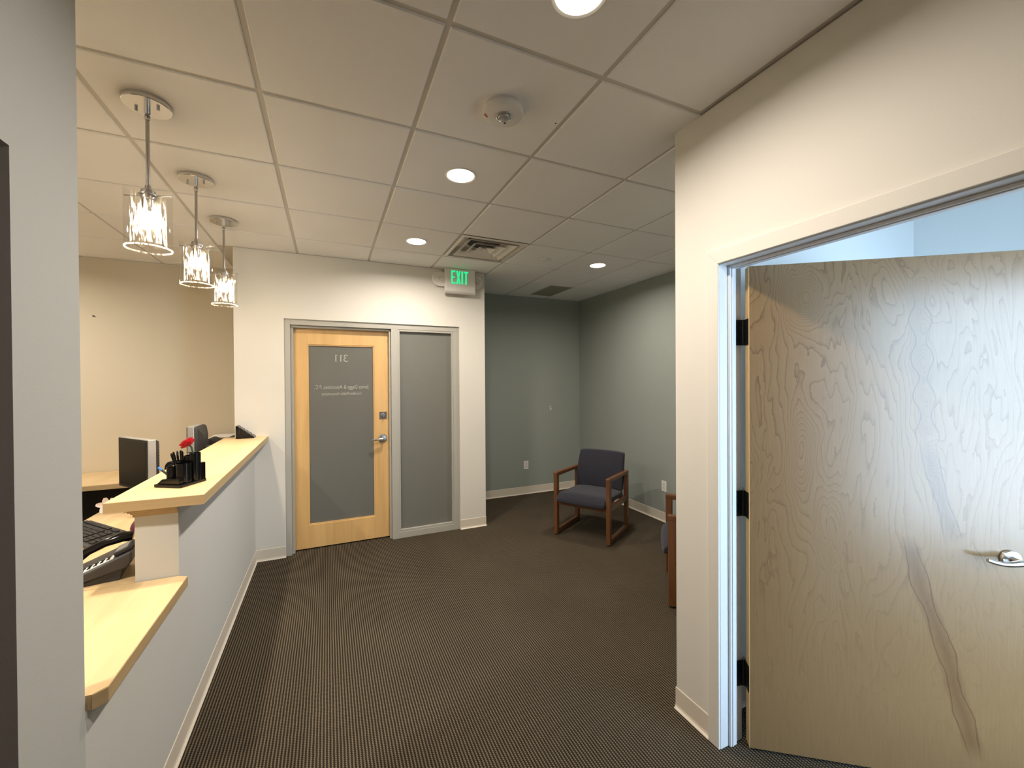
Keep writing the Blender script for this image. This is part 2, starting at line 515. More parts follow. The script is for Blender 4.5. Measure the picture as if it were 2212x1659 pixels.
struct(MB().box(-3.5, 3.6, -2.7, 6.3, -0.05, 0.0).build('floor', 'carpet'), 'brown ribbed loop carpet')
ceil = struct(MB().box(-3.5, 3.6, -2.7, 6.3, H + 0.007, H + 0.06).build('ceiling', 'tee'), 'suspended ceiling of square off-white tiles')

GX, GY, T = -0.8479, 1.3095, 0.6096
def col_x(i): return GX + T * i
def row_y(j): return GY + T * j
tile_meshes = {}
def tile(x0, x1, y0, y1):
    w, d = round(x1 - x0, 3), round(y1 - y0, 3)
    key = (w, d)
    if key not in tile_meshes:
        b = 0.004
        hw, hd = w / 2, d / 2
        mb = MB()
        mb.add([(-hw + b, -hd + b, 0), (hw - b, -hd + b, 0), (hw - b, hd - b, 0), (-hw + b, hd - b, 0),
                (-hw, -hd, 0.004), (hw, -hd, 0.004), (hw, hd, 0.004), (-hw, hd, 0.004),
                (-hw, -hd, 0.0075), (hw, -hd, 0.0075), (hw, hd, 0.0075), (-hw, hd, 0.0075)],
               [(0, 1, 2, 3), (0, 4, 5, 1), (1, 5, 6, 2), (2, 6, 7, 3), (3, 7, 4, 0),
                (4, 8, 9, 5), (5, 9, 10, 6), (6, 10, 11, 7), (7, 11, 8, 4)])
        o = mb.build('ceiling_tile', 'tile', ceil)
        tile_meshes[key] = o.data
    else:
        o = bpy.data.objects.new('ceiling_tile', tile_meshes[key]); COL.objects.link(o); o.parent = ceil
    o.location = ((x0 + x1) / 2, (y0 + y1) / 2, H)
g = 0.010
for i in range(-5, 8):
    for j in range(-2, 7):
        x0, x1 = col_x(i) + g, col_x(i + 1) - g
        y0, y1 = row_y(j) + g, row_y(j + 1) - g
        if (i, j) == (3, 3): continue                       # air diffuser sits here
        cx_, cy_ = (x0 + x1) / 2, (y0 + y1) / 2
        # clip to rooms
        if y0 > 4.19 and -0.73 < cx_ < 1.5: y1 = min(y1, 4.18)
        if y0 < 4.19 < y1 and -0.73 < cx_ < 1.5: y1 = 4.186
        if cx_ <= -0.73: y1 = min(y1, 5.045)
        if cx_ > 1.5: y1 = min(y1, 5.115)
        if x0 < 3.385 < x1: x1 = 3.385
        if cy_ < 1.4 and x0 < XR: x1 = min(x1, XR - 0.022)
        if y1 - y0 < 0.03 or x1 - x0 < 0.03: continue
        if x0 > 3.385: continue
        if cy_ < 1.3 and cx_ > XR: continue
        if cx_ < -0.735 and cy_ < 0.2: continue
        if (i, j) == (5, 5):                                # half tile beside the return grille
            y1 = 5.03 if False else y1
        tile(x0, x1, y0, y1)

lw = MB()
lw.box(-0.735, XK, 1.18, 1.432, 0, H).box(-0.735, XK, 0.22, 1.18, 2.054, H).box(-0.735, XK, -2.6, 0.22, 0, H)
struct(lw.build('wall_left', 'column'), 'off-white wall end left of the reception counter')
kw = MB()
kw.box(-0.73, XK, 1.432, 2.178, 0, 0.708).box(-0.73, XK, 2.178, YD, 0, 1.0575)
struct(kw.build('wall_reception', 'knee'), 'off-white half wall under the reception counter')
ew = MB()
ew.box(-0.73, -0.352, YD, YD + 0.14, 0, H).box(-0.352, 1.274, YD, YD + 0.14, 2.143, H).box(1.274, 1.56, YD, YD + 0.14, 0, H)
struct(ew.build('wall_entrance', 'wall'), 'cream wall around the entrance door')
struct(MB().box(1.44, 3.51, 5.12, 5.24, 0, H).build('wall_alcove_back', 'green'), 'sage green wall behind the waiting chair')
struct(MB().box(3.39, 3.51, 1.466, 5.12, 0, H).build('wall_alcove_right', 'green'), 'sage green wall right of the waiting chair')
struct(MB().box(1.44, 1.56, YD + 0.14, 5.12, 0, H).build('wall_alcove_left', 'green'))
rw = MB()
rw.box(XR, 1.633, 1.241, 1.466, 0, H).box(XR, 1.633, 0.24, 1.241, 2.073, H).box(XR, 1.633, -2.6, 0.24, 0, H)
struct(rw.build('wall_right', 'wall'), 'cream wall with the office doorway')
struct(MB().box(1.633, 3.42, 1.346, 1.466, 0, H).build('wall_office_back', 'white'), 'bright office wall seen over the open door')
struct(MB().box(3.42, 3.54, -0.6, 1.346, 0, H).build('wall_office_right', 'white'), 'pale blue office wall seen over the open door')
WX0, WX1, WZ0, WZ1 = 1.70, 3.00, 0.12, 2.16
WY = -0.50
ow = MB()
ow.box(1.633, WX0, WY - 0.1, WY, 0, H).box(WX1, 3.54, WY - 0.1, WY, 0, H).box(WX0, WX1, WY - 0.1, WY, 0, WZ0).box(WX0, WX1, WY - 0.1, WY, WZ1, H)
struct(ow.build('wall_office_front', 'white'))
wn = struct(MB().box(WX0, WX0 + 0.05, WY - 0.09, WY - 0.01, WZ0, WZ1).box(WX1 - 0.05, WX1, WY - 0.09, WY - 0.01, WZ0, WZ1)
            .box(WX0 + 0.05, WX1 - 0.05, WY - 0.09, WY - 0.01, WZ0, WZ0 + 0.05).box(WX0 + 0.05, WX1 - 0.05, WY - 0.09, WY - 0.01, WZ1 - 0.05, WZ1)
            .build('window_2', 'jamb'), 'office window')
MB().box(WX0 + 0.05, WX1 - 0.05, WY - 0.052, WY - 0.046, WZ0 + 0.05, WZ1 - 0.05).build('pane', 'window_glass', wn)
struct(MB().box(-0.735, XR, -2.7, -2.6, 0, H).build('wall_rear', 'wall'))
struct(MB().box(-3.4, -0.73, 5.05, 5.17, 0, H).build('wall_reception_back', 'tan'), 'tan wall behind the reception desk')
struct(MB().box(-3.5, -3.4, -0.2, 5.17, 0, H).build('wall_reception_left', 'tan'))
struct(MB().box(-3.4, -0.735, -0.2, -0.1, 0, H).build('wall_reception_near', 'tan'))
struct(MB().box(-0.73, 1.56, 6.2, 6.3, 0, H).box(-0.83, -0.73, 5.17, 6.3, 0, H).box(1.46, 1.56, 5.24, 6.2, 0, H).box(-0.73, -0.71, YD + 0.14, 5.17, 0, H).build('wall_hallway', 'hall'))

# portal for the office window
pl = bpy.data.lights.new('window_portal', 'AREA'); pl.shape = 'RECTANGLE'; pl.size = WX1 - WX0; pl.size_y = WZ1 - WZ0
pl.cycles.is_portal = True
po = bpy.data.objects.new('window_portal', pl); COL.objects.link(po)
po.location = ((WX0 + WX1) / 2, WY + 0.005, (WZ0 + WZ1) / 2); po.rotation_euler = (-pi / 2, 0, 0)
po.rotation_euler = (pi / 2, 0, 0)

# unseen lamp added in the hallway to light the frosted glass
def point(name, loc, P, col, r=0.05):
    l = bpy.data.lights.new(name, 'POINT'); l.energy = P; l.color = col; l.shadow_soft_size = r
    o = bpy.data.objects.new(name, l); COL.objects.link(o); o.location = loc
    return o
point('hallway_fill', (1.0, 5.6, 2.3), 8, (1, 0.85, 0.65))

# baseboards with a cove toe
def baseboard(name, p0, p1, nrm, h=0.10, label=None):
    p0 = Vector((*p0, 0)); p1 = Vector((*p1, 0)); n = Vector((*nrm, 0))
    prof = [(0.0, 0.0), (0.014, 0.0), (0.013, 0.003), (0.006, 0.010), (0.0035, 0.020), (0.0035, h - 0.003), (0.002, h), (0.0, h)]
    poly = [p0 + n * a + Vector((0, 0, b)) for a, b in prof]
    return struct(MB().prism3(poly, p1 - p0).build(name, 'vinyl'), label)
baseboard('baseboard_reception', (XK, 1.0 + 0.18), (XK, YD), (1, 0), label='cream vinyl base along the half wall')
baseboard('baseboard_entrance_left', (XK, YD), (-0.352, YD), (0, -1), label='cream vinyl base left of the entrance door')
baseboard('baseboard_entrance_right', (1.274, YD), (1.562, YD), (0, -1), label='cream vinyl base right of the sidelight')
baseboard('baseboard_alcove_left', (1.56, YD), (1.56, 5.12), (1, 0))
baseboard('baseboard_alcove_back', (1.56, 5.12), (3.39, 5.12), (0, -1), h=0.105, label='cream vinyl base below the back green wall')
baseboard('baseboard_alcove_right', (3.39, 1.47), (3.39, 5.12), (-1, 0), h=0.105, label='cream vinyl base below the right green wall')
baseboard('baseboard_right', (XR, 1.277), (XR, 1.47), (-1, 0), label='cream vinyl base beside the office doorway')
baseboard('baseboard_office', (1.65, 1.346), (3.42, 1.346), (0, -1))

# ------------------------------------------------------------------ door_3: dark door in the left opening
d3 = sroot('door_3', 'dark brown door in the opening at the far left')
MB().box(-0.70, -0.66, 0.24, 1.16, 0.01, 2.03).build('door_leaf', 'mahog', d3, bevel=0.003)
MB().box(-0.72, -0.645, 1.16, 1.18, 0, 2.054).box(-0.72, -0.645, 0.22, 0.24, 0, 2.054).box(-0.72, -0.645, 0.24, 1.16, 2.034, 2.054).build('door_frame', 'mahog', d3)
MB().lathe((-0.66, 0.32, 1.0), [(0.03, 0), (0.03, 0.008), (0.012, 0.012), (0.012, 0.05)], 20, (1, 0, 0)).tube([(-0.612, 0.32, 1.0), (-0.612, 0.42, 1.0)], 0.009).build('door_handle', 'nickel', d3, smooth=True)

# ------------------------------------------------------------------ entrance door frame, sidelight, door_1
YF = YD + 0.016
tr = sroot('trim_1', 'grey metal frame of the entrance door and sidelight')
MB().box(-0.352, -0.305, YF, YD + 0.135, 0, 2.143).box(-0.305, -0.283, YD + 0.05, YD + 0.092, 0, 2.075).build('frame_jamb', 'frame', tr, bevel=0.002)
MB().box(-0.305, 1.274, YF, YD + 0.135, 2.092, 2.143).box(-0.305, 0.572, YD + 0.05, YD + 0.092, 2.070, 2.092).build('frame_head', 'frame', tr, bevel=0.002)
MB().box(0.578, 0.645, YF, YD + 0.135, 0, 2.092).box(0.560, 0.578, YD + 0.05, YD + 0.092, 0, 2.070).build('frame_mullion', 'frame', tr, bevel=0.002)
MB().box(1.210, 1.274, YF, YD + 0.135, 0, 2.092).build('frame_jamb', 'frame', tr, bevel=0.002)
MB().box(0.645, 1.210, YF, YD + 0.135, 0, 0.062).build('frame_sill', 'frame', tr, bevel=0.002)
w1 = struct(MB().box(0.645, 0.662, YD + 0.02, YD + 0.05, 0.062, 2.092).box(1.193, 1.210, YD + 0.02, YD + 0.05, 0.062, 2.092)
            .box(0.662, 1.193, YD + 0.02, YD + 0.05, 0.062, 0.084).box(0.662, 1.193, YD + 0.02, YD + 0.05, 2.072, 2.092).build('window_1', 'frame', bevel=0.002), 'tall frosted sidelight beside the entrance door')
MB().box(0.658, 1.197, YD + 0.05, YD + 0.058, 0.075, 2.08).build('pane', 'frost_side', w1)

YL = 4.288           # door face
d1 = sroot('door_1', 'maple entrance door with a grey frosted pane')
X0, X1, Z0, Z1 = -0.300, 0.562, 0.012, 2.083
GX0, GX1, GZ0, GZ1 = -0.170, 0.425, 0.228, 1.924
def dm(x0, x1, z0, z1): return MB().box(x0, x1, YL, YL + 0.044, z0, z1)
dm(X0, GX0, Z0, Z1).build('stile', 'maple_door', d1, bevel=0.0015)
dm(GX1, X1, Z0, Z1).build('stile', 'maple_door', d1, bevel=0.0015)
dm(GX0, GX1, Z0, GZ0).build('rail', 'maple_door', d1, bevel=0.0015)
dm(GX0, GX1, GZ1, Z1).build('rail', 'maple_door', d1, bevel=0.0015)
bd = MB()
for a in ((GX0, GX0 + 0.010, GZ0, GZ1), (GX1 - 0.010, GX1, GZ0, GZ1), (GX0 + 0.01, GX1 - 0.01, GZ0, GZ0 + 0.010), (GX0 + 0.01, GX1 - 0.01, GZ1 - 0.010, GZ1)):
    bd.box(a[0], a[1], YL + 0.006, YL + 0.02, a[2], a[3])
bd.build('glazing_bead', 'maple_door', d1)
gp = MB().box(GX0 + 0.002, GX1 - 0.002, YL + 0.018, YL + 0.026, GZ0, GZ1).build('glass_pane', 'frost_door', d1)

def text_mesh(body, size, width=None):
    cu = bpy.data.curves.new('lettering', 'FONT'); cu.body = body; cu.size = size; cu.align_x = 'CENTER'; cu.extrude = 0.0005
    cu.resolution_u = 3
    to = bpy.data.objects.new('lettering', cu); COL.objects.link(to)
    dg = bpy.context.evaluated_depsgraph_get()
    me = bpy.data.meshes.new_from_object(to.evaluated_get(dg))
    bpy.data.objects.remove(to)
    if width:
        xs = [v.co.x for v in me.vertices]; k = width / (max(xs) - min(xs))
        for v in me.vertices: v.co.x *= k
    return me
M['letter'] = plain('etched_lettering', (0.42, 0.41, 0.37), 0.6, var=0.01)
def lettering(body, cx_, z, size, width):
    me = text_mesh(body, size, width)
    for v in me.vertices:                        # the lettering is on the far side: it reads mirrored from here
        x, y, zz = v.co
        v.co = (cx_ - x, YL + 0.0172 - zz, z + y)
    me.flip_normals()
    me.materials.append(M['letter'])
    o = bpy.data.objects.new('lettering', me); COL.objects.link(o); o.parent = gp
    return o
# room number drawn with serifs, mirrored
num = MB()
def strip(pts, w):
    pts = [Vector((p[0], p[1])) for p in pts]
    L = []; R_ = []
    for i, p in enumerate(pts):
        d = (pts[min(i + 1, len(pts) - 1)] - pts[max(i - 1, 0)]).normalized()
        nn = Vector((-d.y, d.x)) * w / 2
        L.append(p + nn); R_.append(p - nn)
    for i in range(len(pts) - 1):
        q = [L[i], L[i + 1], R_[i + 1], R_[i]]
        num.add([(0.125 - a.x, YL + 0.0165, 1.768 + a.y) for a in q] + [(0.125 - a.x, YL + 0.0175, 1.768 + a.y) for a in q],
                [(0, 1, 2, 3), (7, 6, 5, 4), (0, 4, 5, 1), (1, 5, 6, 2), (2, 6, 7, 3), (3, 7, 4, 0)])
hN = 0.064
three = [(-0.053, 0.053), (-0.049, 0.060), (-0.040, 0.064), (-0.031, 0.062), (-0.025, 0.055), (-0.025, 0.046), (-0.031, 0.038), (-0.040, 0.034)]
strip(three, 0.008)
strip([(-0.042, 0.034), (-0.031, 0.032), (-0.024, 0.026), (-0.022, 0.016), (-0.027, 0.006), (-0.037, 0.001), (-0.048, 0.002), (-0.056, 0.006)], 0.009)
for x in (0.006, 0.050):
    strip([(x, 0.0), (x, hN)], 0.010)
    strip([(x - 0.012, hN - 0.010), (x, hN)], 0.006)
    strip([(x - 0.008, 0.0015), (x + 0.008, 0.0015)], 0.003)
num.build('lettering', 'letter', gp)
lettering('James Daggs & Associates, P.C.', 0.127, 1.505, 0.052, 0.485)
lettering('Certified Public Accountants', 0.127, 1.444, 0.040, 0.355)

lk = MB().box(0.470, 0.540, YL - 0.008, YL, 1.201, 1.271).build('lock_plate', 'bronze', d1, bevel=0.002)
MB().lathe((0.505, YL - 0.008, 1.236), [(0.020, 0), (0.020, 0.006), (0.016, 0.009)], 20, (0, -1, 0)).obox((0.505, YL - 0.024, 1.236), (1, 0, 0), (0, 1, 0), (0, 0, 1), 0.005, 0.010, 0.018).build('thumb_turn', 'nickel', lk, smooth=True)
rs = MB().lathe((0.50, YL, 1.004), [(0.042, 0), (0.042, 0.006), (0.036, 0.012), (0.014, 0.014), (0.012, 0.05)], 28, (0, -1, 0)).build('handle_rose', 'nickel', d1, smooth=True)
MB().tube([(0.505, YL - 0.050, 1.004), (0.485, YL - 0.054, 1.004), (0.45, YL - 0.055, 1.000), (0.415, YL - 0.053, 0.997), (0.392, YL - 0.047, 0.996)], [0.012, 0.012, 0.0105, 0.009, 0.007], 12).build('door_handle', 'chrome', rs, smooth=True)

# ------------------------------------------------------------------ office doorway trim and open door_2
t2 = sroot('trim_2', 'painted casing and jamb of the office doorway')
YJ = 1.221; ZJ = 2.053
def casing(poly, vec, nm='casing'): return MB().prism3(poly, vec).build(nm, 'wall', t2, bevel=0.002)
cx0 = XR - 0.014
MB().prism3([(cx0, YJ + 0.002, 0.0), (cx0, YJ + 0.056, 0.0), (cx0, YJ + 0.056, ZJ + 0.062), (cx0, YJ + 0.002, ZJ + 0.004)], (0.014, 0, 0)).build('casing', 'wall', t2, bevel=0.002)
MB().prism3([(cx0, YJ + 0.002, ZJ + 0.004), (cx0, YJ + 0.056, ZJ + 0.062), (cx0, 0.205, ZJ + 0.062), (cx0, 0.259, ZJ + 0.004)], (0.014, 0, 0)).build('casing', 'wall', t2, bevel=0.002)
MB().prism3([(cx0, 0.259, 0.0), (cx0, 0.259, ZJ + 0.004), (cx0, 0.205, ZJ + 0.062), (cx0, 0.205, 0.0)], (0.014, 0, 0)).build('casing', 'wall', t2, bevel=0.002)
XJ = 1.640
MB().box(XR - 0.004, XJ, YJ, YJ + 0.02, 0, ZJ + 0.02).build('jamb', 'jamb', t2, bevel=0.0015)
MB().box(XR - 0.004, XJ, 0.24, 0.26, 0, ZJ + 0.02).build('jamb', 'jamb', t2, bevel=0.0015)
MB().box(XR - 0.004, XJ, 0.26, YJ, ZJ, ZJ + 0.02).build('jamb', 'jamb', t2, bevel=0.0015)
MB().box(1.556, 1.594, YJ - 0.011, YJ, 0, ZJ).box(1.566, 1.572, YJ - 0.0145, YJ - 0.011, 0, ZJ - 0.01).build('stop', 'jamb', t2, bevel=0.002)
MB().box(1.556, 1.594, 0.26, YJ - 0.011, ZJ - 0.011, ZJ).box(1.566, 1.572, 0.27, YJ - 0.0145, ZJ - 0.0145, ZJ - 0.011).build('stop', 'jamb', t2, bevel=0.002)

ANG = math.atan2(-0.593, 0.805)
d2 = sroot('door_2', 'birch door standing open into the office', (1.617, 1.166, 0), ANG, local=True)
LW = 0.955
MB().box(0.0, LW, 0.0005, 0.0435, 0.012, 2.045).build('door_leaf', 'birch', d2, bevel=0.001)
MB().box(-0.0022, 0.0, 0.001, 0.0432, 0.012, 2.045).build('edge_band', 'maple_door', d2)
hp = Vector((-0.005, 0.050))          # knuckle, local
for zc in (1.772, 1.035, 0.298):
    h_ = MB().box(-0.0042, -0.0024, 0.004, 0.046, zc - 0.055, zc + 0.055)
    h_.cyl((hp.x - 0.004, hp.y, zc - 0.055), (hp.x - 0.004, hp.y, zc + 0.055), 0.0075, 14)
    # jamb leaf: from the knuckle to the jamb edge
    ca, sa = math.cos(-ANG), math.sin(-ANG)
    def w2l(x, y):
        dx, dy = x - 1.617, y - 1.166
        return (dx * ca - dy * sa, dx * sa + dy * ca)
    a = w2l(1.600, YJ - 0.002); b = (hp.x - 0.004, hp.y)
    d = Vector((b[0] - a[0], b[1] - a[1])); n_ = Vector((-d.y, d.x)).normalized() * 0.001
    h_.add([(a[0] + n_.x, a[1] + n_.y, zc - 0.055), (b[0] + n_.x, b[1] + n_.y, zc - 0.055), (b[0] - n_.x, b[1] - n_.y, zc - 0.055), (a[0] - n_.x, a[1] - n_.y, zc - 0.055),
            (a[0] + n_.x, a[1] + n_.y, zc + 0.055), (b[0] + n_.x, b[1] + n_.y, zc + 0.055), (b[0] - n_.x, b[1] - n_.y, zc + 0.055), (a[0] - n_.x, a[1] - n_.y, zc + 0.055)],
           [(0, 3, 2, 1), (4, 5, 6, 7), (0, 1, 5, 4), (1, 2, 6, 5), (2, 3, 7, 6), (3, 0, 4, 7)])
    hg = h_.build('hinge', 'hinge', d2, smooth=True)
    MB().cyl((hp.x - 0.004, hp.y, zc + 0.055), (hp.x - 0.004, hp.y, zc + 0.066), 0.004, 10).build('hinge_pin', 'nickel', hg, smooth=True)
lr = MB().lathe((0.888, 0.0, 0.892), [(0.033, 0), (0.033, 0.005), (0.029, 0.011), (0.013, 0.013), (0.011, 0.048)], 32, (0, -1, 0)).build('handle_rose', 'chrome', d2, smooth=True)
MB().tube([(0.893, -0.046, 0.892), (0.878, -0.050, 0.892), (0.855, -0.051, 0.888), (0.83, -0.050, 0.886), (0.805, -0.048, 0.890), (0.785, -0.046, 0.896)], [0.011, 0.0115, 0.010, 0.0085, 0.0085, 0.007], 14).build('door_handle', 'chrome', lr, smooth=True)

# ------------------------------------------------------------------ counters and desk
c1 = thing('counter_top', (-0.65, 3.15, 1.052), 'high pale maple transaction counter on the half wall', 'counter')
MB().prism([(-0.808, 2.128), (-0.482, 2.118), (-0.482, YD), (-0.73, YD), (-0.73, YD + 0.02), (-0.808, YD + 0.02)], 1.058, 1.0985).build('top_slab', 'maple', c1, bevel=0.0008)
eb = MB()
eb.prism([(-0.8095, 2.1265), (-0.4805, 2.1165), (-0.4820, 2.1180), (-0.8080, 2.1280)], 1.0575, 1.0965)
eb.prism([(-0.4805, 2.1165), (-0.4805, YD), (-0.4820, YD), (-0.4820, 2.1180)], 1.0575, 1.0965)
eb.build('edge_band', 'maple_edge', c1)
ap = MB()
for k, (dz0, dz1, ex) in enumerate(((1.046, 1.0575, 0.028), (1.038, 1.046, 0.020), (1.030, 1.038, 0.012), (1.018, 1.030, 0.006))):
    ap.box(-0.73 - ex, XK + 0.001, 2.178 - ex * 0.7, 2.178, dz0, dz1)
ap.build('cove_molding', 'maple_edge', c1, bevel=0.002)

c2 = thing('low_counter', (-0.9, 1.8, 0.71), 'low pale maple counter between the wall end and the half wall', 'counter')
MB().prism([(-1.33, 1.44), (-0.575, 1.44), (-0.5505, 1.462), (-0.5505, 2.155), (-0.588, 2.174), (-1.33, 2.174)], 0.709, 0.7495).build('top_slab', 'maple', c2, bevel=0.0008)
MB().prism([(-0.5505, 1.462), (-0.549, 1.461), (-0.549, 2.156), (-0.5505, 2.155)], 0.7085, 0.7475).prism([(-0.575, 1.44), (-0.574, 1.4385), (-0.549, 1.461), (-0.5505, 1.462)], 0.7085, 0.7475).build('edge_band', 'maple_edge', c2)
dk = thing('reception_desk', (-1.1, 3.4, 0), 'pale maple L shaped desk behind the half wall', 'desk')
MB().prism([(-1.335, 2.178), (-0.732, 2.178), (-0.732, 4.19), (-0.74, 5.045), (-3.3, 5.045), (-3.3, 4.385), (-1.335, 4.40)], 0.711, 0.7495).build('desk_top', 'maple', dk, bevel=0.001)
MB().box(-3.3, -1.335, 4.381, 4.384, 0.711, 0.748).box(-1.338, -1.3352, 2.178, 4.40, 0.711, 0.748).build('edge_band', 'maple_edge', dk)
MB().box(-3.25, -1.30, 4.95, 4.98, 0.0, 0.71).build('modesty_panel', 'darkdesk', dk)
MB().box(-1.30, -0.74, 3.62, 3.65, 0.0, 0.71).box(-1.30, -1.27, 3.65, 4.95, 0, 0.71).build('side_panel', 'darkdesk', dk)
MB().box(-1.30, -0.74, 2.18, 2.20, 0.0, 0.71).build('side_panel', 'darkdesk', dk)

# ------------------------------------------------------------------ things on the counters
# card holder, tiers stepping down towards the visitor
ch = thing('card_holder', (-0.65, 4.12, 1.0985), 'black five tier card holder on the far end of the high counter', 'card holder')
z0 = 1.0987
tiers = 5
for k in range(tiers):
    xa = -0.704 + 0.026 * k
    top = z0 + 0.108 - 0.0205 * k
    pr_ = [(xa, 4.075, z0), (xa + 0.030, 4.075, z0), (xa + 0.026, 4.075, top - 0.012), (xa + 0.010, 4.075, top), (xa, 4.075, top)]
    MB().prism3(pr_, (0, 0.095, 0)).build('tier', 'black', ch, bevel=0.0015)

# desk organiser turned on the counter
A0 = Vector((-0.72, 2.353)); ex_ = Vector((0.117, -0.074)).normalized(); ey_ = Vector((0.067, 0.128)).normalized()
og = thing('desk_organizer', (-0.63, 2.37, 1.0985), 'glossy black pen organizer on the near end of the high counter', 'organizer')
def P(u, v, z): q = A0 + ex_ * u + ey_ * v; return (q.x, q.y, z)
zb = 1.0988
MB().prism3([P(0, 0, zb), P(0.138, 0, zb), P(0.138, 0.145, zb), P(0, 0.145, zb)], (0, 0, 0.014)).build('tray', 'black', og, bevel=0.003)
MB().prism3([P(0.006, 0.01, zb + 0.014), P(0.12, 0.01, zb + 0.014), P(0.12, 0.01, zb + 0.040), P(0.03, 0.01, zb + 0.034)], (*(ey_ * 0.025), 0)).build('note_wedge', 'black', og, bevel=0.002)
def cup(u, v, r, h):
    c = P(u, v, zb + 0.012)
    return MB().lathe(c, [(r, 0), (r, h), (r - 0.002, h), (r - 0.002, 0.004)], 24, cap0=True, cap1=True).build('cup', 'black', og, smooth=True)
cup(0.042, 0.058, 0.024, 0.070)
cup(0.060, 0.095, 0.026, 0.095)
cup(0.098, 0.060, 0.030, 0.090)
cup(0.085, 0.115, 0.028, 0.115)
cup(0.115, 0.105, 0.022, 0.130)
MB().prism3([P(0.112, 0.118, zb + 0.014), P(0.136, 0.118, zb + 0.014), P(0.136, 0.143, zb + 0.014), P(0.112, 0.143, zb + 0.014)], (0, 0, 0.078)).build('cup', 'black', og, bevel=0.002)

def pen(base, tip, lbl, cat='pen', body='black', cap='black', grp=None, r=0.0042):
    base = Vector(base); tip = Vector(tip); d = tip - base
    o = thing('pen', base, lbl, cat, grp)
    MB().cyl(base, base + d * 0.72, r, 10).build('barrel', body, o, smooth=True)
    MB().lathe(base + d * 0.72, [(r * 1.12, 0), (r * 1.12, d.length * 0.24), (r * 0.6, d.length * 0.28)], 10, d).build('cap', cap, o, smooth=True)
    return o
for k, (u, v, du, dv, h) in enumerate(((0.055, 0.080, -0.050, 0.005, 0.140), (0.050, 0.088, -0.035, 0.02, 0.146), (0.062, 0.078, -0.028, -0.01, 0.150),
                                       (0.058, 0.092, -0.018, 0.01, 0.152), (0.068, 0.088, -0.006, 0.0, 0.150))):
    pen(P(u, v, zb + 0.020), P(u + du, v + dv, zb + h), 'black pen standing in the near left cup of the organizer', grp='black pens in the organizer')
pen(P(0.030, 0.062, zb + 0.030), P(-0.028, 0.050, zb + 0.080), 'pen with a blue cap and white tip leaning left out of the organizer', body='blackmat', cap='blue', r=0.005)

# rose
rc = P(0.085, 0.120, zb + 0.140)
rb = P(0.088, 0.112, zb + 0.02)
rose = thing('rose', rb, 'red artificial rose standing in the pen organizer', 'flower')
hd = Vector(P(0.083, 0.110, zb + 0.174))
MB().tube([rb, P(0.094, 0.112, zb + 0.10), P(0.096, 0.112, zb + 0.14), P(0.090, 0.112, zb + 0.165), hd], 0.0035, 8).build('stem', 'leaf', rose, smooth=True)
def petal_mesh(mb, c, d, up, w, l, curl):
    d = Vector(d).normalized(); up = Vector(up).normalized(); s = d.cross(up).normalized()
    rows = 5; cols = 5
    vs = []; fs = []
    for i in range(rows):
        t = i / (rows - 1)
        ww = w * math.sin(pi * (0.15 + 0.72 * t)) 
        for j in range(cols):
            q = (j / (cols - 1) - 0.5) * 2
            vs.append(Vector(c) + d * l * t + s * ww * q * 0.5 + up * (curl * t * t * l + 0.25 * ww * q * q))
    for i in range(rows - 1):
        for j in range(cols - 1):
            a = i * cols + j
            fs.append((a, a + 1, a + cols + 1, a + cols))
    n = len(vs)
    vs2 = [v - up * 0.0008 for v in vs]
    mb.add(vs + vs2, fs + [tuple(n + k for k in reversed(f)) for f in fs])
ax = Vector((-ex_.x, -ex_.y, 0)) * 0.55 + Vector((-0.1, -0.2, 0.7))
ax.normalize(); b1 = ax.orthogonal().normalized(); b2 = ax.cross(b1)
for ring, (n, l, w, op) in enumerate(((3, 0.026, 0.030, 0.25), (5, 0.032, 0.036, 0.9), (6, 0.036, 0.042, 2.0), (6, 0.032, 0.040, 9.0))):
    for k in range(n):
        a = 2 * pi * (k + 0.5 * ring) / n
        rad = b1 * math.cos(a) + b2 * math.sin(a)
        mb = MB()
        petal_mesh(mb, hd + rad * 0.003, ax + rad * op, ax - rad * 0.8 if op < 1 else ax * 1.0 - rad * 0.3, w, l, 0.25)
        mb.build('petal', 'red', rose, smooth=True)
for dx_, dz_ in ((0.028, 0.11), (-0.016, 0.135), (0.034, 0.125)):
    mb = MB()
    petal_mesh(mb, P(0.090, 0.112, zb + dz_), Vector((ex_.x * (1 if dx_ > 0 else -1), ex_.y * (1 if dx_ > 0 else -1), 0.35)), (0, 0, 1), 0.016, abs(dx_) + 0.012, -0.2)
    mb.build('leaf', 'leaf', rose, smooth=True)

